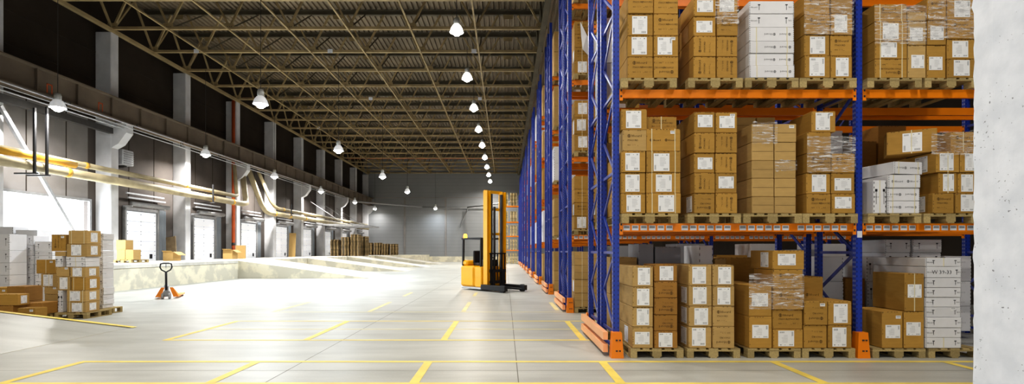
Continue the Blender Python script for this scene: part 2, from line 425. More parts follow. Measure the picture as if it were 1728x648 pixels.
# dock doors ---------------------------------------------------------------
dm = MB()
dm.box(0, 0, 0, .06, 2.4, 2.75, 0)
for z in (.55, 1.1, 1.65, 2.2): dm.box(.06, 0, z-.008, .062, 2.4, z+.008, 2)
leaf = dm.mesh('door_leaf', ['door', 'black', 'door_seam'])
dm = MB()
for y in (.12, 1.15, 2.28):
    for z in (.3, .55, .9, 1.1, 1.5, 1.65, 2.0, 2.2, 2.6): dm.box(.063, y-.018, z-.028, .075, y+.018, z+.028)
hinge = dm.mesh('hinge', ['grey_steel'])
dm = MB(); dm.box(.063, 1.85, .12, .072, 2.08, .38); hatch = dm.mesh('hatch', ['black'])
dm = MB()
dm.box(0, -.16, 0, .14, -.04, 2.9); dm.box(0, 2.44, 0, .14, 2.56, 2.9); dm.box(0, -.16, 2.78, .14, 2.56, 2.95)
dfr = dm.mesh('door_frame', ['grey_steel'])
dm = MB(); dm.box(0, 2.62, 0, .08, 3.25, 2.95)
for i in range(6): dm.box(.08, 2.66+.1*i, 0, .1, 2.70+.1*i, 2.95)
side = dm.mesh('side_panel', ['door_frame'])
dm = MB(); dm.tube([(.45,-.1,3.12),(.45,2.9,3.12)], .13, 12); drum = dm.mesh('roller', ['grey_steel'], True)
dm = MB()
for z, xx in ((3.4,.3),(3.65,.2)): dm.box(xx, -.2, z, xx+.08, 2.8, z+.08)
dm.box(0, -.14, 2.95, .5, -.06, 3.02); dm.box(0, 2.5, 2.95, .5, 2.58, 3.02)
track = dm.mesh('track', ['light_steel'])
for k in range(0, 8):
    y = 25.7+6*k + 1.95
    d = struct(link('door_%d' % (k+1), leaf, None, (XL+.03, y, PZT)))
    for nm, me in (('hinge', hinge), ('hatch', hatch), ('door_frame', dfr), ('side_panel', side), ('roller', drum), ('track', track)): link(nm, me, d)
# the open bay: frame round the daylight
c = MB(); c.box(XL, OY0-.12, PZT, XL+.1, OY0, OZ); c.box(XL, OY1, PZT, XL+.1, OY1+.12, OZ); c.box(XL, OY0-.12, OZ, XL+.1, OY1+.12, OZ+.12)
struct(c.build('door_9', ['grey_steel']))

# ================================================================== ROOF TRUSSES
nodes = [-19.75, -16.95, -13.9, -10.9, -7.9, -4.75, -1.5, 1.8]
tr = thing('roof_truss', 'cream steel roof truss with zigzag web bars under the corrugated roof deck', 'roof truss', (0, 22.8, 0), 0, 'roof trusses')
c = MB(); c.bar((-19.8,0,12.82),(1.85,0,12.82), .15, .13); c.build('bottom_chord', 'truss', tr)
c = MB(); c.box(-20.3,-.09,14.85,2.3,.09,14.9); c.box(-20.3,-.03,14.9,2.3,.03,15.1); c.box(-20.3,-.09,15.1,2.3,.09,15.14); c.build('top_chord', 'truss_dark', tr)
for i in range(len(nodes)-1):
    a, b2 = nodes[i], nodes[i+1]; w3 = (b2-a)/3
    for p, q in ((a, a+w3), (b2, b2-w3)):
        c = MB(); c.bar((p, 0, 12.87), (q, 0, 14.86), .09, .09); c.build('diagonal', 'truss', tr)
for x in nodes:
    c = MB(); c.face([(x-.3,-.085,12.76),(x+.3,-.085,12.76),(x+.24,-.085,13.06),(x-.24,-.085,13.06)])
    for sx in (-.14, -.05, .05, .14): c.box(x+sx-.015, -.1, 12.86, x+sx+.015, -.086, 12.89, 1)
    c.build('gusset_plate', ['truss', 'dark_steel'], tr)
for x in ((nodes[0]+nodes[1])/2, (nodes[3]+nodes[4])/2, (nodes[6]+nodes[7])/2):
    c = MB(); c.face([(x-.25,-.085,14.6),(x+.25,-.085,14.6),(x+.3,-.085,14.86),(x-.3,-.085,14.86)]); c.build('gusset_plate', ['truss'], tr)
kd = kids_of(tr)
for k in range(1, 18):
    t = copy_tree(tr, kd); t.location = (0, 22.8+3*k, 0)
for k, px, py in ((2,333,94),(2,558,92),(2,800,98),(5,626,171),(5,810,176),(8,538,221)):
    trs = [o_ for o_ in COL.objects if o_.name.startswith('roof_truss')]; D = 22.8+3*k; x = PX(px, D)
    c = MB(); c.box(x-.14,-.1,12.7,x+.14,-.085,12.92); c.build('sign_plate', 'tag', trs[k])
for x in nodes[1:-1]:
    c = MB(); c.bar((x, 16.8, 12.74), (x, YB, 12.74), .08, .07)
    for k in range(19):
        y = 16.8+3*k
        c.bar((x, y, 12.8), (x, y+3, 14.87), .055, mat=1)
    o = c.build('roof_tie', ['truss', 'truss_dark'])
    tag(o, 'long slim steel tie running down the hall below the roof trusses', 'roof tie', 'ties between the trusses')
for k, (y, z) in enumerate(((38.2, 12.98), (63.0, 12.98))):
    c = MB(); c.tube([(-19.6, y, z), (1.8, y, z)], .06, 8); o = c.build('sprinkler_pipe', 'duct_red', smooth=True)
    tag(o, ['rust red pipe crossing the roof trusses, the nearer of two', 'rust red pipe crossing the roof trusses, the farther of two'][k], 'pipe')

# ================================================================== LAMPS
M['glow_shade'] = emit('glowing refractor', (1,.97,.9,1), 3.0)
M['glow_shade2'] = emit('lit translucent shade', (.95,.97,1,1), .25)
def lamp_proto(label, group, zlamp, cordtop, shade_mat='glow_shade2'):
    t = thing('pendant_lamp', label, 'lamp', (0,0,zlamp), 0, group)
    c = MB(); c.lathe([(.02,.62),(.10,.6),(.13,.5),(.13,.36),(.10,.33),(.02,.33)], n=14); c.build('housing', 'lamp', t, smooth=True)
    c = MB(); c.lathe([(.10,.34),(.16,.3),(.24,.18),(.29,.02),(.30,0),(.285,.0),(.22,.17),(.12,.30)], n=22); c.build('shade', shade_mat, t, smooth=True)
    c = MB(); c.lathe([(.001,-.16),(.10,-.13),(.18,-.06),(.22,.01),(.2,.05),(.001,.08)], n=18); c.build('bulb', 'bulb', t, smooth=True)
    c = MB(); c.tube([(0,0,.62),(0,0,cordtop-zlamp)], .014, 6); c.build('cord', 'dark_steel', t)
    for z in (.72, 1.0): pass
    return t
def add_light(x, y, z, power, col, spread=165, size=.5):
    ld = bpy.data.lights.new('lamp light', 'AREA'); ld.shape = 'DISK'; ld.size = size; ld.energy = power; ld.color = col; ld.spread = math.radians(spread)
    o = bpy.data.objects.new('lamp_light', ld); COL.objects.link(o); o.location = (x, y, z); return o
COOL = (.82, .91, 1.0); WARM = (1.0, .95, .87)
PW_R, PW_M, PW_L = 300, 700, 620
p = lamp_proto('high bay lamp close under the roof, in the line over the aisle', 'high bay lamps over the aisle', 11.0, 12.8, 'glow_shade')
kd = kids_of(p)
for k in range(9):
    o = p if k == 0 else copy_tree(p, kd); y = 22+6*k; o.location = (-2.1, y, 11.0); add_light(-2.1, y, 10.8, PW_R*(1 if k < 5 else 2.4), WARM)
p = lamp_proto('bell pendant lamp on a long cord over the open floor', 'pendant lamps over the open floor', 7.5, 12.75)
kd = kids_of(p)
for k, y in enumerate((20.6, 30.2, 41, 51.4, 72)):
    o = p if k == 0 else copy_tree(p, kd); o.location = (-9.85, y, 7.5); add_light(-9.85, y, 7.3, (PW_M*1.25, PW_M, PW_M*.5, PW_M*.45, 150)[k], COOL)
p = lamp_proto('bell pendant lamp on a long cord beside the dock wall', 'pendant lamps beside the dock wall', 7.5, 12.75)
kd = kids_of(p)
for k, y in enumerate((21.1, 31.5, 40.9, 51.2, 62.7, 72.3)):
    o = p if k == 0 else copy_tree(p, kd); o.location = (-18.45, y, 7.5); add_light(-18.45, y, 7.3, (380, 800, 800, 650, 500, 160)[k], (1,.98,.95))
# unseen lamps added above and behind the viewpoint to light the rack fronts
for x, y, pw in ((-2.1, 16, 300), (-2.1, 10, 260), (-2.1, 4, 240), (5.5, 3, 270), (5.5, -2, 270), (-2.1, -2, 300), (-10, 8, 260), (-10, 0, 200)):
    add_light(x, y, 10.9, pw, WARM)

# ================================================================== LEFT WALL FITTINGS
def pipe(name, pts, r, mat, label, cat='pipe', joints=(), n=14):
    t = thing(name, label, cat, pts[0])
    o0 = Vector(pts[0])
    c = MB(); c.tube([Vector(q)-o0 for q in pts], r, n); c.build('pipe_body', mat, t, smooth=True)
    for q, d in joints:
        q = Vector(q)-o0; d = Vector(d).normalized(); c = MB(); c.tube([q-d*.1, q+d*.1], r*1.1, n); c.build('collar', 'pipe_o' if mat == 'pipe_y' else 'dark_steel', t, smooth=True)
    return t
Y1 = (0,1,0)
pipe('wall_pipe', [(-19.2,12,5.05),(-19.2,30,5.05),(-19.2,37.4,5.05),(-19.25,38.0,5.15),(-19.4,38.2,5.6),(-19.55,38.0,7.7)], .2, 'pipe_y', 'thick cream lagged pipe, lower of the pair along the near dock wall', joints=[((-19.2,22.4,5.05),Y1),((-19.2,33.4,5.05),Y1),((-19.2,36,5.05),Y1)])
pipe('wall_pipe', [(-19.35,12,5.55),(-19.35,36.6,5.55),(-19.4,37.0,5.65),(-19.5,37.1,6.0),(-19.55,36.9,7.8)], .13, 'pipe_y', 'slimmer cream pipe, upper of the pair along the near dock wall', joints=[((-19.35,23.6,5.55),Y1),((-19.35,31.0,5.55),Y1)])
pipe('wall_pipe', [(-19.35,19.3,5.48),(-19.35,23.0,5.48)], .16, 'pipe_o', 'yellow pipe section fixed above the open loading bay')
pipe('wall_pipe', [(-19.75,39.2,8.0),(-19.35,40.6,5.3),(-19.25,41.0,4.85),(-19.2,41.6,4.7),(-19.2,71.5,4.7)], .2, 'pipe_y', 'thick cream lagged pipe, lower of the pair along the far dock wall', joints=[((-19.2,42.6,4.7),Y1),((-19.2,45.5,4.7),Y1),((-19.2,49,4.7),Y1)])
pipe('wall_pipe', [(-19.8,41.0,8.0),(-19.5,42.6,5.7),(-19.4,43.0,5.35),(-19.35,43.6,5.2),(-19.35,71.5,5.2)], .14, 'pipe_y', 'slimmer cream pipe, upper of the pair along the far dock wall', joints=[((-19.35,44.6,5.2),Y1)])
pipe('drain_pipe', [(-19.93,37.5,PZT),(-19.93,37.5,12.6)], .11, 'duct_red', 'orange red vertical pipe standing against the third pale column', joints=[((-19.93,37.5,2.1),(0,0,1))])
# conduits along the foot of the crane beam
for i, (x, z, r) in enumerate(((-18.95,8.0,.03),(-18.8,7.93,.03),(-19.05,7.85,.02),(-19.22,7.75,.03))):
    c = MB(); c.tube([(x,5,z),(x,60,z)], r, 6); o = c.build('conduit', 'light_steel', smooth=True)
    c = MB()
    for q in range(14): c.box(x-.014, 6+4*q+.1*i, z+r, x+.014, 6.04+4*q+.1*i, 8.075)
    c.build('beam_mount', 'dark_steel', o)
    tag(o, 'thin pale conduit running under the dark crane beam', 'conduit', 'conduits under the crane beam')
c = MB(); c.box(-19.7,5,7.42,-19.45,25.4,7.7); tag(c.build('cable_tray', 'dark_steel'), 'dark cable tray on the wall above the open loading bay', 'cable tray')
# hangers carrying the pipes
for i, (y, lab) in enumerate(((20.55, 'dark steel hanger frame, nearer of two holding pipes above the open bay'), (21.1, 'dark steel hanger frame, farther of two holding pipes above the open bay'), (33.1, 'dark steel hanger clamped round the pipes past the second column'), (45.2, 'dark steel hanger clamped round the far pair of pipes'))):
    t = thing('pipe_hanger', lab, 'pipe hanger', (-18.9, y, 4.75))
    zt = {0: 7.35, 1: 7.55, 2: 5.9, 3: 5.7}[i]
    c = MB(); c.box(-.04,-.04,0,.04,.04,zt-4.75); c.build('hanger_rod', 'black', t)
    c = MB(); c.box(-.8,-.04,-.06,.12,.04,0); c.build('bracket', 'dark_steel', t)
t = MB(); t.bar((-19.6,19.85,7.25),(-19.6,23.3,2.35),.13,.13); br = tag(t.build('brace', 'light_steel'), 'pale diagonal steel brace behind the pipes at the open loading bay', 'brace')
c = MB(); c.box(-20.6,20.0,6.95,-19.67,20.12,7.05); c.box(-20.6,23.1,2.5,-19.67,23.22,2.6); c.build('wall_mount', 'grey_steel', br)
t = thing('heater_unit', 'pale louvred heater box mounted beside the first column corbel', 'heater', (-20.2, 26.55, 6.1))
c = MB(); c.cbox(-.35,0,0,.35,.8,.8,.03); c.build('casing', 'light_steel', t)
for i in range(6):
    z = .1+.115*i; c = MB(); c.hexa([(.355,.06,z),(.4,.06,z-.03),(.4,.74,z-.03),(.355,.74,z),(.355,.06,z+.03),(.4,.06,z),(.4,.74,z),(.355,.74,z+.03)]); c.build('louvre', 'grey_steel', t)
c = MB(); c.box(-.4,.3,-.12,.2,.5,0); c.box(-.4,.3,-.12,-.35,.5,.5); c.build('wall_mount', 'dark_steel', t)
# steel canopy far down the dock wall
t = thing('canopy', 'pale steel canopy frame hung from the far dock wall over the pallets', 'canopy', (-19.8, 52, 4.3))
c = MB()
for i in range(6): c.bar((0, i*1.6, 0), (5.0, i*1.6, 0), .07)
for i in range(5): c.bar((i*1.25, 0, .05), (i*1.25, 8.0, .05), .06)
c.build('canopy_frame', 'grey_steel', t)
for y in (0, 4, 8): c = MB(); c.tube([(0,y,2.3),(3.4,y,.05)], .022, 6); c.build('stay_rod', 'grey_steel', t)
# pipes on the far wall
def wallpipe(a, b, r, lab):
    c = MB(); c.tube([a, b], r, 8); tag(c.build('wall_pipe', 'grey_steel', smooth=True), lab, 'pipe')
wallpipe((PX(598,66),66,PZ(340,66)), (PX(712,73),73,PZ(349,73)), .13, 'grey pipe crossing from the dock wall to the far grey wall')
wallpipe((PX(702,73.7),73.7,PZ(350,73.7)), (PX(846,73.7),73.7,PZ(351,73.7)), .07, 'thin grey pipe fixed level along the far grey wall')
wallpipe((PX(789,73.3),73.3,PZ(350,73.3)), (PX(885,66),66,PZ(338,66)), .1, 'pale pipe rising from the far grey wall toward the rack')
wallpipe((PX(790,73.6),73.6,PZ(352,73.6)), (PX(776,73.6),73.6,PZ(384,73.6)), .06, 'short slanting grey pipe low on the far grey wall')

# ================================================================== PALLETS
def pallet_meshes():
    out = {}
    for i, (a, b2) in enumerate(((-.4,-.255),(-.215,-.115),(-.07,.07),(.115,.215),(.255,.4))):
        c = MB(); c.box(a, 0, .122, b2, 1.2, .144); out['deck', i] = c.mesh('deck_board', ['wood'])
    for i, y in enumerate((0, .53, 1.06)):
        c = MB(); c.box(-.4, y, .1, .4, y+.14, .1215); out['cross', i] = c.mesh('cross_board', ['wood'])
    for i, x in enumerate((-.35, 0, .35)):
        c = MB(); c.box(x-.05, 0, 0, x+.05, 1.2, .021)
        for y in (0, .53, 1.06): c.box(x-.05 if x else -.07, y+.002, .0212, x+.05 if x else .07, y+.138, .0998)
        out['skid', i] = c.mesh('skid', ['wood'])
    return out
PM = pallet_meshes(); PN = {'deck': 'deck_board', 'cross': 'cross_board', 'skid': 'skid'}
def pallet(x, y, z, label, sx=1.0, group=None, rotz=0):
    t = thing('wooden_pallet', label, 'pallet', (x, y, z), rotz, group)
    for (k, i), me in PM.items():
        o = link(PN[k], me, t)
    t.scale = (sx, 1, 1)
    return t
c = MB()
for (k, i), me in PM.items():
    for poly in me.polygons: c.face([me.vertices[v].co for v in poly.vertices])
far_pallet = c.mesh('wooden_pallet', ['old_wood'])
M['dock_wood'] = simple('dark pallet wood', lin(142,122,88), .9, var=.3, scale=9, obj_var=.35, spec=.1)
dock_pallet = c.mesh('wooden_pallet', ['dock_wood'])

# ================================================================== CARTONS
def label_mesh():
    c = MB(); c.box(-.5, -.0012, -.5, .5, 0, .5, 0)
    def r(a, b2, d, e): c.face([(a,-.002,b2),(d,-.002,b2),(d,-.002,e),(a,-.002,e)], 1)
    random.seed(3)
    for z in (.40,): 
        for i in range(5): r(-.42+.05*i, z-.04, -.42+.05*i+.03, z+.04)
    r(.05,.39,.09,.43); r(.3,.38,.38,.44)
    for i in range(7):
        z = .24-.075*i; r(-.1, z, -.1+.25+random.random()*.22, z+.012)
    for i in range(9): r(-.44, -.42+.03*i, -.34, -.42+.03*i+.016)
    for i in range(6): r(.12+.05*i, -.44, .12+.05*i+.028, -.34)
    return c.mesh('paper_label', ['paper', 'paper_ink'])
LM = label_mesh()
c = MB(); c.box(-.5,-.0012,-.5,.5,0,.5,0)
for i in range(6): c.face([(-.38+.13*i,-.002,-.1),(-.30+.13*i,-.002,-.1),(-.30+.13*i,-.002,.35),(-.38+.13*i,-.002,.35)], 1)
SM = c.mesh('small_label', ['paper', 'paper_ink'])
def ink_face(c, w, h, mark, kind, y=-.0015):
    """print on the front face; local u in [0,w], v in [0,h]"""
    cx, cz = w/2, h/2
    def place(u, v, ang):
        ca, sa = math.cos(ang), math.sin(ang); return (cx+u*ca-v*sa, y, cz+u*sa+v*ca)
    def rect(u0, v0, u1, v1, ang): c.face([place(u0,v0,ang), place(u1,v0,ang), place(u1,v1,ang), place(u0,v1,ang)], 1)
    def word(u, v, hh, ang, P=WORD):
        vs, fs, ww, wh = P; s = hh/wh
        b = len(c.v); c.v += [place(u+a*s, v+q*s, ang) for a, q in vs]
        for f in fs: c.f.append(tuple(b+i for i in f)); c.m.append(1)
        return ww*s
    def emblem(u, v, r, ang):
        n = 12
        for i in range(n):
            t0, t1 = 2*math.pi*i/n, 2*math.pi*(i+1)/n
            c.face([place(u+r*math.cos(t0), v+r*math.sin(t0), ang), place(u+r*math.cos(t1), v+r*math.sin(t1), ang), place(u+r*.75*math.cos(t1), v+r*.75*math.sin(t1), ang), place(u+r*.75*math.cos(t0), v+r*.75*math.sin(t0), ang)], 1)
        rect(u-r*.18, v-r*.8, u+r*.18, v+r*.8, ang); rect(u-r*.5, v-r*.12, u+r*.5, v+r*.12, ang)
    if mark in 'TUVW':
        ang = {'T': 0, 'U': math.pi, 'V': math.pi/2, 'W': -math.pi/2}[mark]
        W_ = w if mark in 'TU' else h; H_ = h if mark in 'TU' else w
        e = min(W_*.07, .026)
        emblem(-W_*.24, H_*.22, e, ang); word(-W_*.24+e*1.5, H_*.22-.016, .036, ang)
        word(-W_*.3, -H_*.03, .026, ang, LINES[0]); word(-W_*.3+.02+W_*.3, -H_*.03, .026, ang, LINES[0]) if W_ > .36 else None
        word(-W_*.3, -H_*.25, .022, ang, LINES[1])
        rect(W_*.1, -H_*.25, W_*.16, -H_*.24, ang); word(W_*.18, -H_*.25, .022, ang, LINES[1]) if W_ > .36 else None
    if mark == 'S':
        ang = random.choice((0, math.pi)); u = -w/2+.05
        while u < w/2-.2:
            emblem(u+.02, 0, .02, ang); word(u+.05, -.014, .028, ang); u += .23
    if mark in 'HB':     # white cartons: stacking arrows and edge codes
        if mark == 'H': word(-w*.33, -h*.17, h*.36, 0, HAND)
        for u in ((-w*.28, w*.33) if mark == 'B' else (w*.36,)):
            rect(u-.004, -h*.22, u+.004, h*.22, 0); rect(u-.018, h*.16, u+.018, h*.24, 0)
        word(-w*.46, -.01, .022, 0); word(w*.38, -.01, .022, 0, LINES[1])
    # staples / dashes along the edges
    if kind == 'white':
        for i in range(7):
            v = h*(i+.5)/7-h/2; rect(-w/2+.004, v-h*.03, -w/2+.014, v+h*.03, 0); rect(w/2-.014, v-h*.035, w/2-.004, v+h*.02, 0)
    elif kind != 'plain':
        for i in range(9):
            if random.random() < .6:
                u = w*(i+random.random())/9-w/2; rect(u-.008, h/2-.012, min(u+.012, w/2), h/2-.005, 0)
        for i in range(6):
            if random.random() < .5:
                v = h*(i+random.random())/6-h/2; rect(-w/2+.005, v-.008, -w/2+.012, min(v+.008, h/2), 0)
KM = {'brown': 'carton', 'pale': 'carton2', 'plain': 'carton2', 'deep': 'carton3', 'white': 'white_carton', 'grey': 'grey_carton'}
KW = {'brown': 'brown carton', 'pale': 'pale brown carton', 'plain': 'plain brown carton', 'deep': 'brown carton', 'white': 'white carton', 'grey': 'greyish carton'}
MW = {'L': 'with white label', 'K': 'with white label', 'T': 'with dark print', 'U': 'with upside-down print', 'V': 'with sideways print', 'W': 'with sideways print', 'S': 'with printed band', 'H': 'marked W 39-33', 'B': 'with dark edge print', 'N': ''}
NBOX = [0]
def carton(x0, x1, y0, dep, z0, z1, kind, mark, where, straps=0, small=False, side=False, group=None, rotz=0, simple_=False, lab=None, rightside=False, tape=False):
    w, h = x1-x0, z1-z0; c = MB()
    c.cbox(0, 0, 0, w, dep, h, .006 if not simple_ else .004)
    if not simple_: ink_face(c, w, h, mark, kind)
    if kind in ('plain',) and not simple_: c.face([(.01,-.001,h/2-.002),(w-.01,-.001,h/2-.002),(w-.01,-.001,h/2+.002),(.01,-.001,h/2+.002)], 1)
    o = c.build('carton', [KM[kind], 'ink2' if kind in ('white','grey') else 'ink'], None, (x0, y0, z0), rotz=rotz)
    mw = MW[mark]
    if straps and not mw: mw = 'with straps'
    desc = lab or (KW[kind]+' '+mw).strip()
    tag(o, (desc+', '+where) if where else desc, 'carton', group)
    NBOX[0] += 1
    if mark in 'LK' and not simple_ :
        lw, lh = (.6*w, .84*h) if mark == 'L' else (.72*w, .6*h)
        lw = min(lw, .24 if mark == 'L' else .27); lh = min(lh, .29 if mark == 'L' else .2)
        l = link('paper_label', LM, o, (w/2+random.uniform(-.1,.1)*(w-lw)*1.6, -.001, h/2+random.uniform(-.3,.3)*(h-lh)*.5)); l.scale = (lw, 1, lh)
        if random.random() < .4: l.rotation_euler = (0, math.pi, 0); l.scale = (lw, 1, lh); l.location.y = -.001; l.rotation_euler = (0, math.pi, 0)
    if small:
        l = link('small_label', SM, o, (w*.78, -.001, h*.85)); l.scale = (.075, 1, .045)
    if side:
        l = link('paper_label', LM, o, (-.001, dep*.35, h/2), -math.pi/2); l.scale = (min(.24, dep*.5), 1, h*.8)
    if rightside:
        l = link('paper_label', LM, o, (w+.001, dep*.5, h/2), math.pi/2); l.scale = (min(.2, dep*.55), 1, h*.7)
    for i in range(straps):
        u = w*(.16+.68*i/(max(straps-1, 1))) if straps > 1 else w*.5
        s = MB(); t_ = .003
        s.box(u-.006,-t_-.0005,-.0005+.001,u+.006,-.0005,h+t_); s.box(u-.006,-.0005,h+.0005,u+.006,dep,h+t_); s.build('strap', 'ystrap' if straps == 3 else 'strap', o)
    return o
ORD = ['lowest', 'second-lowest', 'third-lowest', 'fourth-lowest', 'fifth-lowest', 'sixth-lowest', 'seventh-lowest', 'eighth-lowest', 'topmost', 'tenth']
def column(px0, px1, ys, marks, base, pal, colname, kind='brown', D=7.73, dep=.6, back=False, off=0.0, straps=0, extra=None, levelz=None, rack=None):
    """ys: picture heights of the box boundaries from the bottom up, marks: one letter each"""
    x0, x1 = PX(px0, D)+.004, PX(px1, D)-.004
    zs = [PZ(y, D) for y in ys]; z0 = base+.147
    zs = [z0] + zs[1:]
    n = len(marks); res = []
    for i, mk in enumerate(marks):
        nm = 'topmost' if i == n-1 and n > 1 else ORD[i]
        if n == 1: nm = 'single'
        where = '%s in %s, %s' % (nm, colname, pal)
        ex = (extra or {}).get(i, {})
        kd_ = ex.get('kind', kind)
        y0 = D+off+random.uniform(-.012, .012)
        dx = ex.get('dx', 0)
        o = carton(x0+dx, x1+dx, y0, dep, zs[i]+.002, zs[i+1]-.003, kd_, mk, where, straps=ex.get('straps', straps), small=ex.get('small', False), side=ex.get('side', False))
        res.append(o)
        if back:
            carton(x0+dx+.01, x1+dx, y0+dep+.03, 1.16-dep, zs[i]+.002, zs[i+1]-.006, kd_, 'N', '%s behind %s, %s' % (nm, colname, pal))
    return res
LEV = [0.0, 2.035, 4.08, 6.1, 8.1]
DF = 7.73
FLN = {0: 'on the floor', 1: 'on lower beam', 2: 'on upper beam'}
PON = ['first', 'second', 'third', 'fourth', 'fifth', 'sixth']
def P(lv, i): return '%s pallet %s' % (PON[i], FLN[lv])
LC, RC = 'left column', 'right column'
# ---- upper beam
B2 = LEV[2]
column(1059,1102.5,[132,95.4,59.5,22.7,-14],'TLLT',B2,P(2,0),LC,dep=1.13)
column(1103,1145,[132,95.4,59.5,22.7,-14],'ULTT',B2,P(2,0),RC,extra={1:{'small':1}})
column(1170,1208.5,[128.5,95.2,60.7,27.5,-6],'VVKK',B2,P(2,1),LC,back=True)
column(1209.5,1245,[128.5,95.2,60.7,26,-8],'WWTK',B2,P(2,1),RC)
column(1264,1340.7,[133,110.7,89.8,69.5,45.8,23,1.2],'SSSSBB',B2,P(2,2),'white stack','white',dep=1.12,extra={i:{'straps':2} for i in range(4)})
column(1357,1400.5,[129.7,93.8,58.3,24.3,-10],'LLTT',B2,P(2,3),LC,dep=1.13,extra={0:{'side':1},1:{'side':1},3:{'side':1}})
column(1401.6,1438.5,[128.5,93.8,59,23,-12],'LTLN',B2,P(2,3),RC)
column(1476,1531,[132,99.6,69,36.6,6.5],'ULLT',B2,P(2,4),LC,dep=1.13,straps=2)
column(1532,1563.3,[132,76,35,18.5],'KKN',B2,P(2,4),RC,'pale',extra={0:{'straps':0}})
column(1564.6,1597,[132,76,34,-5],'KKT',B2,P(2,5),LC)
column(1598,1646,[133,99.6,66,33,-1],'LLTL',B2,P(2,5),RC)
# ---- lower beam
B1 = LEV[1]
column(1048.5,1089.5,[362,326,291,255],'LLL',B1,P(1,0),LC,dep=1.13)
column(1090.5,1149,[362,326,291,255,217],'LLLS',B1,P(1,0),RC,straps=2,extra={3:{'small':1,'straps':2}})
z = PZ(255,DF)
carton(PX(1051,DF),PX(1091,DF),DF,.6,z+.002,PZ(219,DF)-.003,'pale','T','fourth-lowest in left column, '+P(1,0))
carton(PX(1049,DF),PX(1092,DF),DF+.01,.6,PZ(219,DF)+.002,PZ(184,DF),'brown','L','jutting topmost in left column, '+P(1,0))
carton(PX(1094,DF),PX(1147,DF),DF+.14,.5,PZ(217,DF)+.008,PZ(193,DF),'brown','T','set back atop right column, '+P(1,0),straps=1)
column(1171,1206.5,[362,326,291.5,258,224,188.7],'UVKVK',B1,P(1,1),LC,back=True,extra={0:{'side':1}})
column(1207.3,1244,[362,326,292,258,224,189.5],'WKWWK',B1,P(1,1),RC,extra={4:{'small':1}})
column(1268,1306,[362.7,332,301,271,240,209],'NNNNN',B1,P(1,2),LC,'plain',dep=1.13)
column(1307,1344,[362.7,332,301,271,240,209],'NNNNN',B1,P(1,2),RC,'plain',extra={4:{'small':1}})
for a, b2, s in ((1253,1291,'left'),(1293,1325,'right')):
    carton(PX(a,DF+.35),PX(b2,DF+.35),DF+.65,.45,PZ(209,DF)+.003,PZ(196,DF+.35)+.06,'plain','N','set back atop %s column, %s' % (s, P(1,2)))
column(1361,1402.3,[361.6,327,291.7,258.7,223],'TLTN',B1,P(1,3),LC,dep=1.13,extra={1:{'side':1}})
carton(PX(1369.5,DF),PX(1410,DF),DF,.6,PZ(223,DF)+.002,PZ(187.7,DF),'brown','L','topmost in left column, '+P(1,3),small=True)
column(1403,1443,[361.6,327,291.7,258.7],'KKT',B1,P(1,3),RC)
column(1498,1553.5,[361.5,339,317,295],'SSS',B1,P(1,4),'flat stack','white',dep=.8,straps=2)
column(1474,1496.3,[361.5,304],'B',B1,P(1,4),'upright','white',dep=.9,straps=1)
o = carton(0,.5,0,1.05,0,.185,'white','S','laid slantwise across the top, '+P(1,4),straps=2); o.location = (PX(1507,DF), DF-.02, PZ(293.5,DF)); o.rotation_euler = (0,0,.16)
column(1574,1610.5,[360,326],'T',B1,P(1,5),'left column','brown',dep=.75,back=False,extra={0:{'side':1}})
column(1612,1650,[360,326],'L',B1,P(1,5),RC)
carton(PX(1586,DF),PX(1617,DF),DF+.02,.8,PZ(326,DF)+.003,PZ(291,DF),'brown','L','second-lowest in left column, '+P(1,5),straps=1)
carton(PX(1618.5,DF),PX(1652,DF),DF+.02,.7,PZ(326,DF)+.003,PZ(291,DF),'brown','L','second-lowest in right column, '+P(1,5))
carton(PX(1580,DF),PX(1619,DF),DF,.8,PZ(291,DF)+.003,PZ(256,DF),'brown','L','third-lowest in left column, '+P(1,5),side=True,straps=1)
carton(PX(1620.5,DF),PX(1652,DF),DF,.7,PZ(291,DF)+.003,PZ(256,DF),'brown','L','third-lowest in right column, '+P(1,5))
o = carton(0,.62,0,.42,0,.36,'brown','L','turned askew atop, '+P(1,5),straps=1); o.location = (PX(1505,DF+.25), DF+.36, PZ(256,DF)+.012); o.rotation_euler = (0,0,-.55)
carton(PX(1611,DF),PX(1652,DF),DF+.06,.55,PZ(256,DF)+.003,PZ(221,DF),'brown','T','topmost in right column, '+P(1,5),straps=1)
# ---- floor
column(1067,1102.5,[586,552,518,484,449],'KLLL',0,P(0,0),LC,'pale',dep=1.13,extra={0:{'side':1}})
column(1104,1143.5,[586,558.5,531,502.4,475,446],'LUUUL',0,P(0,0),RC,'deep')
column(1162,1201.5,[586,551,516.6,482,447],'LLLL',0,P(0,1),LC,'pale',back=True,extra={i:{'side':1} for i in range(3)})
column(1202.3,1239.5,[586,551,516.6,482,447],'UTLL',0,P(0,1),RC,'pale')
column(1264,1303,[587.7,534,481],'KK',0,P(0,2),LC,'brown',dep=1.13)
column(1304,1355,[587.7,555.7,522.7,488,455],'LTTT',0,P(0,2),RC,'brown')
carton(PX(1304,DF),PX(1357,DF),DF,.7,PZ(455,DF)+.003,PZ(422.6,DF),'brown','K','topmost in right column, '+P(0,2),straps=0,side=True)
column(1356.6,1396.3,[587,548.6,508],'UU',0,P(0,3),LC,'brown',back=False,extra={1:{'small':1}})
column(1397.2,1437.5,[587,548.6,508],'LL',0,P(0,3),RC,'brown')
carton(PX(1363,DF+.45),PX(1400,DF+.45),DF+.62,.45,.147+.002,PZ(467,DF+.62),'brown','T','tall box behind left column, '+P(0,3))
column(1488,1523.5,[587.7,525.5],'K',0,P(0,4),LC,'brown',dep=.66,straps=0,extra={0:{'small':1}})
column(1525,1559.6,[587.7,525.5],'K',0,P(0,4),RC,'brown',dep=.66)
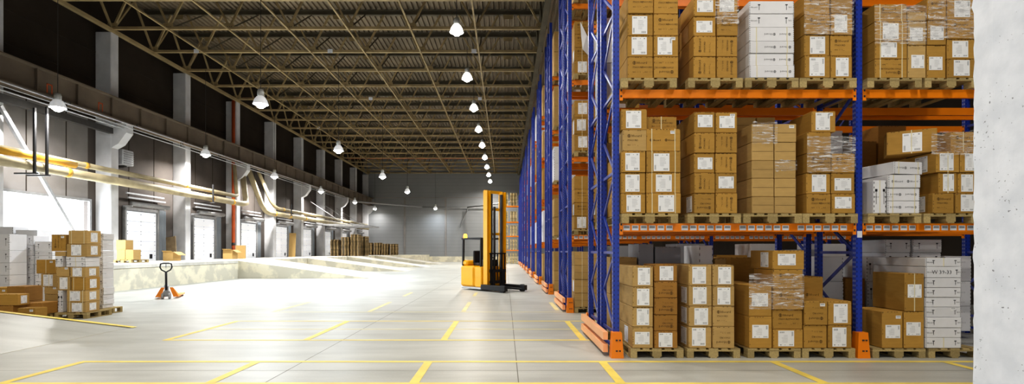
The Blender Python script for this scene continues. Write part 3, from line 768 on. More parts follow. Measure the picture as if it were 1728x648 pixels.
carton(PX(1526,DF),PX(1558.5,DF),DF-.01,.68,PZ(525.5,DF)+.003,PZ(461.6,DF),'brown','K','on top, fifth pallet on the floor',straps=1)
column(1561.5,1622.8,[585,570,553,535.5,518.4,501.8,485.4,468.7,450,435],'BBBBBBBHB',0,P(0,5),'white stack','white',dep=1.1,extra={8:{'straps':1},0:{'straps':1},3:{'small':1}})
# pallets below
for lv, pxs in ((2,((1048,1142),(1161,1253),(1257,1347),(1349,1445),(1463,1555),(1560,1650))),(1,((1049.5,1144),(1160,1250),(1254,1353),(1354,1447),(1464,1554),(1558,1650))),(0,((1064,1153),(1158,1250),(1260,1352),(1355,1441),(1470,1563),(1567,1655)))):
    for i, (a, b2) in enumerate(pxs):
        sx = max(.98, (b2-a)*DF/F/.8) if lv else 1.0
        pallet(PX((a+b2)/2, DF), DF-.01, LEV[lv]+.001, 'wooden pallet, %s from the aisle %s of the front rack' % (PON[i], FLN[lv]), sx)

# ---- goods on the rear half of the first rack row, seen above and between the front stacks
DB = 9.35
def rear(px0, y0, px1, ytop, kind, base, n, lab, dep=.8, mark='N'):
    D = DB; x0, x1 = PX(px0,D)+.004, PX(px1,D)-.004; zt = PZ(ytop, D); zb = base+.147; hh = (zt-zb)/n
    for i in range(n):
        nm = 'single' if n == 1 else ('topmost' if i == n-1 else ORD[i])
        carton(x0, x1, D+random.uniform(0,.04), dep, zb+hh*i+.002, zb+hh*(i+1)-.003, kind, mark, '%s %s' % (nm, lab))
rear(1030,0,1076,434,'pale',0,2,'at rear of first floor bay beside the aisle')
rear(1078,0,1104,411,'grey',0,2,'at rear behind first floor pallet, dark stack')
rear(1106,0,1150,416,'grey',0,2,'at rear behind first floor pallet, wider stack')
rear(1180,0,1204,414,'white',0,2,'in white rear stack behind second floor pallet')
rear(1206,0,1226,436,'pale',0,2,'in short rear stack behind second floor pallet')
rear(1234,0,1278,434,'brown',0,2,'in rear stack behind third floor pallet')
rear(1387,0,1425,433,'white',0,3,'in white rear stack behind fourth floor pallet')
rear(1428,0,1462,470,'deep',0,2,'in rear stack behind the blue upright')
rear(1464,0,1492,433,'white',0,3,'in narrow white rear stack behind fifth floor pallet', mark='B')
rear(1494,0,1538,404,'white',0,7,'in flat white rear stack behind fifth floor pallet', mark='B')
rear(1540,0,1590,404,'white',0,7,'in flat white rear stack behind sixth floor pallet', mark='B')
rear(1594,0,1640,432,'white',0,3,'in white rear stack beside the pillar')
rear(1438,0,1480,238,'deep',B1,2,'in dark rear stack on lower beam behind fifth pallet')
rear(1482,0,1530,212,'deep',B1,2,'in tall dark rear stack on lower beam')
rear(1384,0,1424,220,'white',B1,2,'in white rear stack on lower beam behind fourth pallet')
rear(1017,0,1062,240,'pale',B1,2,'at rear on lower beam beside the aisle')
rear(1017,0,1062,30,'white',B2,2,'at rear on upper beam beside the aisle')
for lv, xs in ((0, (1.8, 2.65, 3.5, 5.52, 6.35, 7.2)), (1, (2.15, 6.1, 7.0)), (2, (2.15,))):
    for k, x in enumerate(xs):
        pallet(x+.4 if lv == 0 else x, DB-.02, LEV[lv]+.001, 'wooden pallet at the rear of the first rack row, %s %s' % (PON[k], FLN[lv]))

# ---- stretch film
def film(px0, py0, px1, py1, label, D=DF-.035, seed=0, sideret=.0, slant=0.0):
    c = MB(); nx, nz2 = 36, 18; x0, x1 = PX(px0,D), PX(px1,D); z1, z0 = PZ(py0,D), PZ(py1,D)
    b = len(c.v)
    for j in range(nz2+1):
        for i in range(nx+1):
            u, v = i/nx, j/nz2
            zz = z0+(z1-z0)*v
            if j == 0: zz += noise.noise((u*6, seed, 1))*.03
            if j == nz2: zz += noise.noise((u*5, seed, 4))*.03 - slant*u*(z1-z0)
            y = D + (noise.noise((u*9+seed, v*14+u*6, 0.3))*.012 + noise.noise((u*30, v*40, seed))*.003)
            c.v.append((x0+(x1-x0)*u, y, zz))
    for j in range(nz2):
        for i in range(nx):
            a = b+j*(nx+1)+i; c.f.append((a, a+1, a+nx+2, a+nx+1)); c.m.append(0)
    tag(c.build('stretch_film', 'film', smooth=True), label, 'plastic wrap')
D = 13.28; c = MB()
q = [(979,36),(981,62),(983,84),(1010,112),(1014,84),(990,60)]
pts = [Vector((PX(a,D), D+.03*math.sin(i*2.1), PZ(b2,D))) for i, (a, b2) in enumerate(q)]
c.face([pts[0],pts[1],pts[5]]); c.face([pts[1],pts[2],pts[3],pts[4],pts[5]])
tag(c.build('hanging_wrap', 'white_carton'), 'torn white wrapping hanging from a high stack in the second rack row', 'plastic wrap')
film(1207,-8,1247,40,'clear stretch film on the upper cartons, second pallet on upper beam',seed=1)
film(1357,-8,1441,58,'clear stretch film round the top cartons, fourth pallet on upper beam',seed=2)
film(1476,8,1564,74,'shiny stretch film round the strapped stack, fifth pallet on upper beam',seed=3)
film(1566,-4,1648,64,'shiny stretch film round the top cartons, sixth pallet on upper beam',seed=4)
film(1270,206,1312,242,'crumpled stretch film on the top carton, third pallet on lower beam',seed=5)
film(1362,226,1444,290,'shiny stretch film sloping over both columns, fourth pallet on lower beam',seed=6,slant=.45)
film(1572,222,1650,262,'shiny stretch film round the top cartons, sixth pallet on lower beam',seed=7)
film(1264,462,1357,522,'shiny stretch film sagging across the cartons, third pallet on the floor',seed=8)
film(1308,270,1345,288,'small patch of stretch film on plain cartons, third pallet on lower beam',seed=9)

# ================================================================== RACKS
UH = 10.1; XU = 1.69; BAY = 3.71; RD = 1.05
c = MB(); c.box(-.048,-.04,0,.048,.04,UH); up_me = c.mesh('upright', ['blue'])
def brace_me():
    out = []
    z = .35; k = 0
    zs = [.12]
    while z < UH-.2: zs.append(z); z += .62
    for i, z in enumerate(zs):
        if i % 2 == 1 or i == 0:
            c = MB(); c.bar((0, .04, z), (0, RD-.12, z), .03, .045); out.append(c.mesh('strut', ['brace' if i % 4 else 'blue_plain']))
    for i in range(1, len(zs)-1):
        c = MB(); a, b2 = (.04, RD-.12) if i % 2 else (RD-.12, .04)
        c.bar((0, a, zs[i]), (0, b2, zs[i+1]), .025, .045); out.append(c.mesh('brace_bar', ['brace' if i % 3 else 'blue_plain']))
    return out
BRM = brace_me()
def beam_me(L):
    c = MB(); c.box(0,0,-.125,L,.05,0); c.box(.0,-.012,-.17,.05,-.0005,0); c.box(L-.05,-.012,-.17,L,-.0005,0)
    for xx in (.012, L-.038):
        for zz in (-.12,-.03): c.box(xx,-.014,zz,xx+.026,-.0125,zz+.03, 1)
    return c.mesh('beam', ['orange', 'dark_steel'])
BEAM = beam_me(BAY-.1)
c = MB(); c.box(0,-.002,0,.1,0,.075,0); c.face([(.01,-.003,.032),(.09,-.003,.032),(.09,-.003,.066),(.01,-.003,.066)],1); TAGM = c.mesh('beam_label', ['tag', 'paper_ink'])
c = MB(); c.hexa([(-.10,-.1,0),(.09,-.1,0),(.09,.06,0),(-.10,.06,0),(-.075,-.085,.385),(.065,-.085,.385),(.065,.06,.385),(-.075,.06,.385)])
for zz in (.1, .26): c.box(-.03,-.104,zz,.0,-.09,zz+.02,1); c.box(.02,-.104,zz,.045,-.09,zz+.02,1)
FOOT = c.mesh('foot_guard', ['orange', 'dark_steel'])
c = MB(); c.box(-.19,.05,0,-.115,2.34,.12); RAIL = c.mesh('guard_rail', ['orange_lit'])
def rack(y, label, nb, levels=(1,2,3,4), labels=False, full=True):
    t = thing('pallet_rack', label, 'pallet rack', (0, y, 0))
    for half, yo in enumerate((0, 1.3)):
        for k in range(nb+1):
            for j, yy in enumerate((0.04, RD-.04)):
                u = link('upright', up_me, t, (XU+k*BAY, yo+yy, 0))
                if j == 0 and (k == 0 or full):
                    for me in BRM: link(me.name.split('.')[0], me, u, (0, 0, 0))
        for k in range(nb):
            for lv in levels:
                for fr in (0, 1):
                    bm_ = link('beam', BEAM, t, (XU+k*BAY+.05, yo+(0 if fr == 0 else RD-.05), LEV[lv]))
                    if labels and lv == 1 and half == 0 and fr == 0:
                        for g in range(4):
                            for i in range(6):
                                l = link('beam_label', TAGM, bm_, (.06+g*.887+.1305*i, -.0005, -.104)); l.scale = (1, 1, 1)
        
    link('foot_guard', FOOT, t, (XU, -.02, 0))
    for k in range(1, nb+1): 
        f = link('foot_guard', FOOT, t, (XU+k*BAY, -.02, 0))
    for z in (.06, .25): link('guard_rail', RAIL, t, (XU, 0, z))
    f2 = link('foot_guard', FOOT, t, (XU, 2.36, 0)); f2.scale = (1, -1, 1)
    return t
r1 = rack(7.82, 'blue and orange pallet rack holding the closest cartons', 2, labels=True)
tg = MB(); tg.box(0,-.002,0,.075,0,.1); 
u = [o for o in COL.objects if o.parent == r1 and o.name.startswith('upright')][2]
tg.build('tag', 'tag', u, (-.03, -.042, 1.82))
PITCH = 5.61
RN = ['second', 'third', 'fourth', 'fifth', 'sixth', 'seventh', 'eighth', 'ninth', 'tenth', 'eleventh']
r2 = rack(7.82+PITCH, 'blue and orange pallet rack, second row down the aisle', 2, labels=True)
r3 = rack(7.82+2*PITCH, 'blue and orange pallet rack, third row down the aisle', 1, full=False)
kd = kids_of(r3)
for k in range(3, 10):
    t = copy_tree(r3, kd); t.location = (0, 7.82+k*PITCH, 0); t['label'] = 'blue and orange pallet rack, %s row down the aisle' % RN[k-1]
# goods in the other rows, as far as the gaps show them
LN = ['floor', 'first beam', 'second beam', 'third beam', 'top beam']
kinds2 = [('plain','brown'), ('brown','brown'), ('brown','pale'), ('white','brown'), ('brown','white')]
for r in range(1, 6):
    yr = 7.82+r*PITCH-.07
    for lv in range(5):
        for half in (0, 1):
            if half == 1 and r > 1: continue
            yy = yr+half*1.37
            nst = 2 if (r == 1 and half == 0) else 1
            for st in range(nst):
                x0 = 1.80+.9*st
                if st and lv == 0: continue
                if half == 0 and r < 3: pallet(x0+.4, yy-.01, LEV[lv]+.001, 'wooden pallet on the %s, %s pallet in the %s rack row' % (LN[lv], PON[st], RN[r-1]))
                kd_ = random.choice(('brown','white','plain','pale')) if lv else ('plain' if half == 0 else 'brown')
                if r == 1 and half == 0 and lv == 2: kd_ = 'brown'
                ncol = 2 if (r == 1 and half == 0 and st == 0) else 1
                n = (random.choice((3, 4)) if half == 0 else 2) if r == 1 else 2
                if r == 1 and lv == 0 and half == 0: n = 4
                H_ = random.uniform(1.25, 1.55) if lv else 1.45
                for cidx in range(ncol):
                    wdt = .8/ncol; xa_ = x0+wdt*cidx
                    for i in range(n):
                        zb = LEV[lv]+(.147 if (half == 0 and r < 3) else .004)+H_/n*i
                        if r > 2: mk = 'N'
                        else: mk = random.choice('LLTN') if kd_ != 'plain' else 'N'
                        nm = 'topmost' if i == n-1 else ORD[i]
                        side_ = 'rear half' if half else ('front half' if ncol == 1 else ('left front' if cidx == 0 else 'right front'))
                        lab = '%s, %s on %s %s stack, %s, %s rack row' % (KW[kd_], nm, 'second' if st else 'first', LN[lv], side_, RN[r-1])
                        carton(xa_+.004, xa_+wdt-.004, yy+random.uniform(0,.02), 1.15 if ncol == 1 else .6, zb+.002, zb+H_/n-.003, kd_, mk, '', simple_=(r > 2), lab=lab, side=(r == 1 and i == 1 and cidx == 0), straps=1 if (r == 1 and half == 0 and cidx == 0) else 0)
for k, (x, w_, h_, kd_) in enumerate(((2.75,.8,1.75,'grey'),(3.65,.8,1.55,'white'),(4.5,.75,1.8,'grey'),(5.55,.8,1.5,'brown'),(6.45,.8,1.8,'white'),(7.35,.8,1.65,'grey'),(8.2,.75,1.8,'white'))):
    for i in range(2):
        carton(x, x+w_, 7.82+PITCH+.02, .95, .004+h_/2*i, h_/2*(i+1), kd_, 'N', '', simple_=True, lab='%s, %s, %s large stack on the floor of the second rack row' % (KW[kd_], ('lower','upper')[i], ('first','second','third','fourth','fifth','sixth','seventh')[k]))
# everything farther down is only a shimmer between the uprights
c = MB()
for r in range(6, 10):
    for lv in range(5):
        for i in range(3):
            c.cbox(1.82, 7.82+r*PITCH, LEV[lv]+.16+.45*i, 2.6, 7.82+r*PITCH+1.0, LEV[lv]+.16+.45*i+.44, .01, random.choice((0, 0, 1)))
o = c.build('distant_cartons', ['carton', 'white_carton']); o['kind'] = 'stuff'; tag(o, 'cartons far down the racks glimpsed between the blue uprights', 'cartons')

# far rack with stacked empty pallets ---------------------------------------
YR = 64.2
t = thing('pallet_rack', 'far rack end stacked with empty pallets beyond the yellow truck', 'pallet rack', (-.75, YR, 0))
ZL = [0, 1.72, 3.48, 5.25, 7.25]
for x in (-.0, 2.45):
    for y in (0, 1.05):
        c = MB(); c.box(x-.05,y-.04,0,x+.05,y+.04,8.6); c.build('upright', 'blue_plain', t)
for z in ZL[1:]:
    for y in (-.02, 1.02):
        c = MB(); c.box(.05,y,z-.13,2.4,y+.05,z); c.build('beam', 'orange', t)
for lv, z in enumerate(ZL):
    for cix in range(2):
        nn = 9 if lv < 4 else 11
        for i in range(nn):
            o = link('wooden_pallet', far_pallet, None, (-.75+.66+1.1*cix+random.uniform(-.03,.03), YR+random.uniform(0,.05), z+.004+.146*i), 0)
            tag(o, 'empty wooden pallet stacked flat on the %s of the far rack' % ('floor level', 'lowest beam', 'second beam', 'third beam', 'top beam')[lv], 'pallet', 'empty pallets on the far rack, level %s' % ('floor', 'one', 'two', 'three', 'four')[lv])
# stacks of empty pallets on the dock
for si, (x, D, nn) in enumerate(((-18.4,55,12),(-17.35,55.3,14),(-16.3,55.2,16),(-16.1,57.6,15),(-17.7,66,11),(-16.65,66.3,11),(-15.6,66.1,10),(-14.5,66.2,10))):
    for i in range(nn):
        o = link('wooden_pallet', dock_pallet, None, (x+random.uniform(-.03,.03), D+random.uniform(-.03,.03), PZT+.006+.146*i), 0)
        tag(o, 'empty wooden pallet in a tall stack on the far end of the dock', 'pallet', 'empty pallets stacked on the dock')

# ================================================================== CARTON HEAP ON THE LEFT
def J(x0, y0, x1, y1): return x0/3.6, 370+y0/3.6, x1/3.6, 370+y1/3.6
def heap(x0, y0, x1, y1, D, dep, kind, mark, lab, z0=None, **kw):
    a, t_, b2, bt = J(x0, y0, x1, y1)
    zb = PZ(bt, D) if z0 is None else z0; zt = PZ(t_, D)
    return carton(PX(a,D)+.003, PX(b2,D)-.003, D, dep, zb+.002, zt-.002, kind, mark, '', lab=lab, **kw), zt
def hstack(D, base, items):
    """items bottom-up: (x0,y0,x1,y1,dep,kind,mark,label,kw)"""
    z = base
    for x0, y0, x1, y1, dep, kind, mark, lab, kw in items:
        _, zt = heap(x0, y0, x1, y1, D, dep, kind, mark, lab, z0=z, **kw); z = zt
R_ = {'rightside': True}; RS = {'rightside': True, 'straps': 2}
DA = 12.2
hstack(DA, .147, [(405,502,522,572,.42,'pale','L','labelled carton at the bottom of the tall corner stack',RS),(405,432,522,500,.42,'pale','L','labelled carton second from the bottom of the tall corner stack',RS),(432,354,524,431,.42,'brown','N','darker strapped carton third in the tall corner stack',RS),(425,290,520,352,.42,'pale','L','labelled carton fourth in the tall corner stack',R_),(400,259,522,289,.42,'white','B','lower flat white carton in the tall corner stack',{'straps':1}),(398,228,520,258,.42,'white','B','upper flat white carton in the tall corner stack',{'straps':1}),(403,150,530,226,.42,'pale','L','wide labelled carton second from the top of the corner stack',R_),(415,68,530,148,.42,'pale','N','strapped carton on the very top of the corner stack',RS)])
hstack(DA+.02, .147, [(350,432,379,572,.42,'white','B','upright white carton low at the corner stack',{}),(347,347,428,430,.42,'pale','L','carton with wide white label above the upright white carton',{}),(340,290,421,346,.42,'pale','N','carton with small tag left in the corner stack',{'small':True}),(335,225,380,289,.42,'white','B','white carton left in the corner stack above small-tag carton',{}),(333,195,399,223,.42,'pale','N','thin brown carton under the tall carton of the corner stack',{}),(312,92,400,194,.42,'brown','V','tall brown carton high on the left of the corner stack',{'small':True})])
hstack(DA+.5, .147, [(270,455,352,560,.4,'pale','N','hidden lower carton left behind the corner stack',{}),(268,412,350,454,.4,'pale','N','dim carton between the loose boxes and the corner stack',{'small':True}),(248,330,346,411,.4,'pale','L','labelled carton left of the corner stack',{'straps':1}),(220,246,338,329,.4,'brown','N','carton with small tag left of the corner stack',{'small':True,'straps':1})])
ys = [560,520,490,460,415,360,300,265,225,190,150,125,85]
hstack(13.0, .147, [(560,ys[i+1],628+random.uniform(-5,5),ys[i],.36,'white','B','flat white carton %s in the white stack by the pallet jack side' % (ORD[i] if i < 8 else ('ninth','tenth','eleventh','uppermost')[i-8]),{}) for i in range(12)])
ywl = [560,500,455,408,330,275,222,160,100]
hstack(14.4, .147, [(62+random.uniform(-6,4),ywl[i+1],202+random.uniform(-4,6),ywl[i],.5,'white','B','white carton %s in the broad white stack at the loading bay' % ORD[i],{}) for i in range(8)])
ywl = [540,440,380,300,245,222,195,135]
hstack(14.4, .147, [(210,ywl[i+1],318,ywl[i],.5,'white','B','white carton %s in the white stack behind tagged cartons' % ORD[i],{}) for i in range(7)])
ywl = [560,500,400,340,265,190,90]
hstack(13.72, .147, [(-70,ywl[i+1],58,ywl[i],.5,'white','B','white carton %s in the white stack at the picture edge' % ORD[i],{}) for i in range(6)])
hstack(15.2, .147, [(95,y0,225,y1,.5,'white','N','white carton %s in the hindmost tall white stack' % nm,{}) for y0, y1, nm in ((380,520,'lowest'),(240,380,'second'),(150,240,'third'),(65,150,'topmost'))])
hstack(15.2, .147, [(-40,y0,80,y1,.5,'white','N','white carton %s in the hindmost edge stack' % nm,{}) for y0, y1, nm in ((300,520,'lowest'),(150,300,'second'),(45,150,'topmost'))])
# loose brown boxes behind the ramp edge
def loose(x0, y0, x1, y1, D, dep, kind, lab, z0, **kw): return heap(x0, y0, x1, y1, D, dep, kind, 'N', lab, z0=z0, **kw)
_, zt1 = loose(-60,415,46,560,13.1,.4,'brown','tagged brown carton low at the picture edge before white stack',.152,small=True)
_, za = loose(40,500,150,600,12.55,.5,'deep','long brown carton hidden under the large loose carton',.004)
loose(40,408,150,500,12.55,.5,'deep','large plain brown carton lying on the loose heap',za)
_, zb_ = loose(-40,524,78,600,11.55,.5,'deep','brown carton under the small-tag carton at the heap edge',.004)
loose(-40,455,112,523,11.55,.27,'brown','low brown carton with white tag, on the heap edge',zb_,rightside=True)
loose(105,540,215,640,11.2,.3,'brown','small brown carton with white tag, closest to the ramp',.004,small=True)
loose(160,508,262,620,11.85,.5,'deep','plain brown carton beside the small tagged carton',.147)
for i, (x, y, lab) in enumerate(((-9.75-.55,12.17,'wooden pallet under the tall corner stack'),(-10.05,12.98+.45,'wooden pallet under the white stack by the pallet jack side'),(-11.05,11.78+.02,'wooden pallet under the plain loose carton'),(-11.2,13.05,'wooden pallet behind the corner stack, dim'),(-11.75,14.1,'wooden pallet under the broad white stack'),(-13.0,13.85,'wooden pallet under the edge white stack'))):
    pass
t_ = pallet(PX(119,DA)+.02, DA-.02, .001, 'wooden pallet under the tall corner stack', .98); t_.scale = (.98, .64, 1)

def under(x0, x1, y, lab):
    t_ = pallet((x0+x1)/2, y, .001, lab, (x1-x0)/.8); t_.scale = ((x1-x0)/.8, .5, 1)
under(PX(176,13.0)-.75, PX(176,13.0)+.03, 12.98, 'wooden pallet under the narrow white stack behind the corner stack')
under(PX(66,12.7), PX(98,12.7), DA+.92-.44, 'half pallet under cartons left of the corner stack') 
under(PX(14,14.4), PX(57,14.4), 14.36, 'pallet under the broad white stack at the loading bay')
under(PX(57,14.4)+.02, PX(90,14.4), 14.38, 'pallet under the white stack behind tagged cartons')
under(PX(-22,13.72), PX(15,13.72), 13.7, 'pallet under the white stack at the picture edge')
under(PX(24,15.2), PX(64,15.2), 15.15, 'pallet under the hindmost tall white stack')
under(PX(-13,15.2), PX(22.5,15.2), 15.15, 'pallet under the hindmost edge stack')
under(PX(-20,13.1), PX(13,13.1), 13.08, 'pallet under the tagged carton at the picture edge')
under(PX(43,11.85), PX(69,11.85), 11.83, 'pallet under the plain loose carton near the ramp')

# ---- things standing on the dock
ZD = PZT+.006
def dockbox(px0, px1, X, h, dep, kind, lab, z0=0):
    D = X*F/((px0+px1)/2-VX); return carton(PX(px0,D), PX(px1,D), D, dep, ZD+z0+.002, ZD+z0+h, kind, 'N', '', lab=lab)
pallet(PX(209,24.3), 24.2, ZD, 'wooden pallet on the dock by the first white door', 1.05)
D = 24.25
carton(PX(197,D),PX(211,D),D,.5,ZD+.147,ZD+.62,'pale','N','',lab='lower left carton on the dock pallet by the first door')
carton(PX(211.5,D),PX(225,D),D,.5,ZD+.147,ZD+.62,'pale','N','',lab='lower right carton on the dock pallet by the first door')
carton(PX(196,D),PX(212,D),D,.5,ZD+.623,ZD+1.08,'pale','N','',lab='upper carton on the dock pallet by the first door')
def open_carton(px0, px1, X, h, dep, lab):
    D = -X*F/(VX-(px0+px1)/2); x0, x1 = PX(px0,D), PX(px1,D)
    t = thing('open_carton', lab, 'carton', (x0, D, ZD)); w_ = x1-x0
    c = MB(); th = .012
    c.box(0,0,0,w_,dep,th); c.box(0,0,th,w_,th,h); c.box(0,dep-th,th,w_,dep,h); c.box(0,th,th,th,dep-th,h); c.box(w_-th,th,th,w_,dep-th,h); c.build('carton_body', 'carton2', t)
    c = MB(); c.hexa([(w_,0.01,h),(w_+.3,.01,h-.18),(w_+.3,dep-.01,h-.18),(w_,dep-.01,h),(w_,.01,h+.012),(w_+.3,.01,h-.168),(w_+.3,dep-.01,h-.168),(w_,dep-.01,h+.012)]); c.build('flap', 'carton2', t)
    c = MB(); c.hexa([(.02,-.16,h+.06),(w_-.02,-.16,h+.06),(w_-.02,0,h),(.02,0,h),(.02,-.16,h+.072),(w_-.02,-.16,h+.072),(w_-.02,0,h+.012),(.02,0,h+.012)]); c.build('flap', 'carton2', t)
open_carton(275, 292, -18.9, .5, .7, 'open brown carton with raised flaps on the dock by the board')
open_carton(376, 392, -18.9, .62, .7, 'open brown carton on the dock beside the orange pipe')
c = MB(); c.hexa([(-20.1,30.35,ZD),(-19.5,30.35,ZD),(-19.5,30.42,ZD),(-20.1,30.42,ZD),(-20.3,30.6,ZD+1.35),(-19.75,30.6,ZD+1.45),(-19.75,30.67,ZD+1.45),(-20.3,30.67,ZD+1.35)])
tag(c.build('board', 'sacking'), 'weathered brown board leaning on the wall beside the open carton', 'board')
c = MB(); c.hexa([(-20.0,47.2,ZD),(-19.4,47.2,ZD),(-19.4,47.25,ZD),(-20.0,47.25,ZD),(-20.0,47.4,ZD+2.2),(-19.4,47.4,ZD+2.2),(-19.4,47.45,ZD+2.2),(-20.0,47.45,ZD+2.2)])
tag(c.build('board', 'carton2'), 'tall pale board propped beside the fourth dock door', 'board')
c = MB(); c.box(-19.3,36.6,ZD,-18.6,36.68,ZD+.95); tag(c.build('board', 'carton2'), 'brown cardboard sheet standing by the orange pipe', 'board')

# ================================================================== PALLET JACK
t = thing('pallet_jack', 'orange hand pallet jack with upright black handle on the bright floor', 'pallet jack', (PX(280,17.1), 17.1, 0), .42)
for s in (-1, 1):
    c = MB(); c.cbox(s*.26-.08, .35, .055, s*.26+.08, 1.5, .11, .012); c.hexa([(s*.26-.08,.2,.06),(s*.26+.08,.2,.06),(s*.26+.08,.36,.06),(s*.26-.08,.36,.06),(s*.12-.05,.2,.38),(s*.12+.05,.2,.38),(s*.26+.06,.36,.13),(s*.26-.06,.36,.13)])
    c.build('fork', 'orange', t)
    c = MB(); c.tube([(s*.26-.05,1.3,.045),(s*.26+.05,1.3,.045)], .043, 12); c.build('load_wheel', 'black', t)
    c = MB(); c.tube([(s*.1-.03,.05,.1),(s*.1+.03,.05,.1)], .1, 16); c.build('steer_wheel', 'grey_steel', t)
c = MB(); c.tube([(0,.12,.08),(0,.12,.42)], .06, 12); c.tube([(0,.05,.2),(0,.2,.2)], .1, 12); c.tube([(0,.12,.42),(0,.12,.48)], [.09,.05], 12); c.build('pump', 'grey_steel', t, smooth=False)
c = MB(); c.tube([(0,.06,.3),(0,.02,.92)], .035, 10); c.build('tow_bar', 'black', t, smooth=True)
c = MB(); c.tube([(0,.02,.9),(-.13,.015,.98),(-.17,.01,1.07),(-.15,.01,1.18),(-.08,.01,1.2),(.08,.01,1.2),(.15,.01,1.18),(.17,.01,1.07),(.13,.015,.98),(0,.02,.9)], .022, 8); c.build('handle', 'black', t, smooth=True)
c = MB(); c.tube([(0,.01,1.2),(0,.01,1.05)], .012, 8); c.build('lever', 'grey_steel', t)

# ================================================================== REACH TRUCK
t = thing('reach_truck', 'yellow reach truck with tall twin mast and orange beacon in the aisle', 'forklift', (-.62, 21.0, 0), math.radians(-48))
c = MB(); c.cbox(-1.25,-.6,.14,-.35,.6,1.0,.07); c.cbox(-1.25,-.55,1.0,-.85,.55,1.22,.06); c.build('chassis', 'yellow', t)
c = MB(); c.cbox(-.34,-.56,.14,.1,.56,.98,.03); c.build('battery_cover', 'yellow', t)
c = MB(); c.cbox(-1.2,-.58,.05,.1,.58,.138,.02); c.build('skirt', 'light_steel', t)
for s in (-1, 1):
    c = MB(); c.cbox(.1, s*.52-.09, .06, 1.55, s*.52+.09, .26, .02); c.build('base_leg', 'black', t)
    c = MB(); c.tube([(1.35,s*.52-.06,.145),(1.35,s*.52+.06,.145)], .145, 16); c.build('wheel', 'black', t)
c = MB(); c.tube([(-.9,-.1,.17),(-.9,.1,.17)], .17, 16); c.build('wheel', 'black', t)
for x_, y_ in ((-1.15,-.52),(-1.15,.52),(.02,-.52),(.02,.52)):
    c = MB(); c.bar((x_,y_,1.0 if x_ < 0 else .98),(x_+.02,y_,2.1),.07,.07); c.build('guard_post', 'black', t)
c = MB(); c.box(-1.2,-.57,2.08,.08,-.5,2.15); c.box(-1.2,.5,2.08,.08,.57,2.15)
for i in range(7): c.box(-1.18+.2*i,-.5,2.09,-1.12+.2*i,.5,2.14)
c.build('guard_roof', 'black', t)
c = MB(); c.cbox(-.82,-.25,1.0,-.4,.25,1.12,.03); c.build('seat', 'seat', t)
c = MB(); c.cbox(-.86,-.24,1.1,-.76,.24,1.62,.03); c.build('backrest', 'seat', t)
c = MB(); c.cbox(-.2,-.4,.98,.05,.4,1.25,.04); c.build('console', 'black', t)
c = MB(); c.tube([(-.3+.17*math.cos(a),.2+.17*math.sin(a),1.3+.04*math.cos(a)) for a in [2*math.pi*i/16 for i in range(17)]], .02, 8, cap=False); c.build('steering_wheel', 'black', t, smooth=True)
c = MB(); c.lathe([(.001,.17),(.05,.165),(.07,.13),(.075,0),(.001,0)], (-1.1,-.45,2.15), 14); c.build('beacon', 'beacon', t, smooth=True)
for s in (-1, 1):
    c = MB(); c.box(.16, s*.41-.1, .27, .4, s*.41-.06, 4.02); c.box(.16, s*.41+.06, .27, .4, s*.41+.1, 4.02); c.box(.25, s*.41-.06, .27, .31, s*.41+.06, 4.02); c.build('mast_rail', 'yellow', t)
    c = MB(); c.box(.3, s*.27-.035, .15, .42, s*.27+.035, 3.9); c.build('inner_rail', 'dark_steel', t)
for z, hh in ((4.0,.12),(3.3,.1),(2.3,.1),(.5,.14)):
    c = MB(); c.box(.14,-.46,z-hh/2,.2,.46,z+hh/2); c.build('cross_member', 'yellow', t)
c = MB(); c.tube([(.25,0,.3),(.25,0,3.4)], .05, 10); c.build('lift_cylinder', 'dark_steel', t, smooth=True)
c = MB(); c.box(.43,-.42,.3,.48,.42,.42); c.box(.43,-.42,.75,.48,.42,.87)
for y_ in (-.38, -.2, 0, .2, .38): c.box(.44,y_-.02,.42,.47,y_+.02,1.5)
c.box(.43,-.42,1.48,.48,.42,1.53); c.build('fork_carriage', 'black', t)
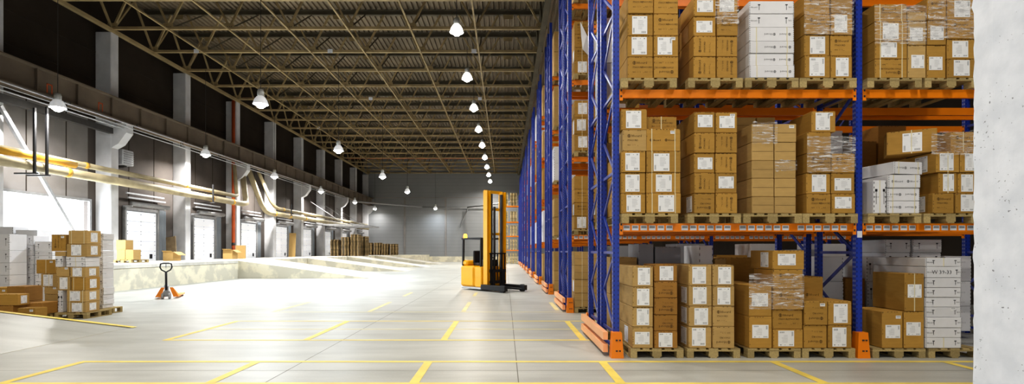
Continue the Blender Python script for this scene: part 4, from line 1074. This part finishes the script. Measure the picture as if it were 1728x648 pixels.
for s in (-1, 1):
    c = MB(); c.box(.485,s*.25-.05,.12,.53,s*.25+.05,.85); c.hexa([(.53,s*.25-.05,.12),(1.6,s*.25-.05,.135),(1.6,s*.25+.05,.135),(.53,s*.25+.05,.12),(.53,s*.25-.05,.165),(1.6,s*.25-.05,.15),(1.6,s*.25+.05,.15),(.53,s*.25+.05,.165)]); c.build('fork', 'black', t)

# ================================================================== DAYLIGHT, WORLD, CAMERA
wd = bpy.data.worlds.new('world'); scn.world = wd; wd.use_nodes = True
bg = wd.node_tree.nodes['Background']; bg.inputs[0].default_value = (.93, .97, 1.0, 1); bg.inputs[1].default_value = 1.55
ld = bpy.data.lights.new('bay daylight', 'AREA'); ld.shape = 'RECTANGLE'; ld.size = OY1-OY0; ld.size_y = OZ-PZT; ld.energy = 900; ld.color = (.85,.93,1)
o = bpy.data.objects.new('bay_daylight', ld); COL.objects.link(o); o.location = (XL-.6, (OY0+OY1)/2, (OZ+PZT)/2+.1); o.rotation_euler = (math.pi/2, 0, -math.pi/2)

for nm, lo, sx, sy, rot in (('fill_opening_portal', ((GX0+GX1)/2, YF-.1, GZ/2), GX1-GX0, GZ, (math.pi/2,0,0)), ('bay_portal', (XL-.1, (OY0+OY1)/2, (OZ+PZT)/2), OY1-OY0, OZ-PZT, (math.pi/2,0,-math.pi/2))):
    ld = bpy.data.lights.new(nm, 'AREA'); ld.shape = 'RECTANGLE'; ld.size = sx; ld.size_y = sy; ld.cycles.is_portal = True
    o = bpy.data.objects.new(nm, ld); COL.objects.link(o); o.location = lo; o.rotation_euler = rot
cam = bpy.data.cameras.new('camera'); co = bpy.data.objects.new('camera', cam); COL.objects.link(co); scn.camera = co
co.location = (0, 0, H); co.rotation_euler = (math.pi/2, 0, 0)
cam.sensor_width = 36; cam.lens = 36*F/1728; cam.shift_x = 11/1728; cam.shift_y = 99/1728; cam.clip_end = 300; cam.clip_start = .05
scn.view_settings.view_transform = 'Standard'; scn.view_settings.look = 'Medium High Contrast'; scn.view_settings.exposure = 0.0; scn.view_settings.gamma = 1.0
scn.cycles.use_denoising = True
scn.cycles.max_bounces = 6; scn.cycles.transparent_max_bounces = 12
scn.cycles.sample_clamp_indirect = 6
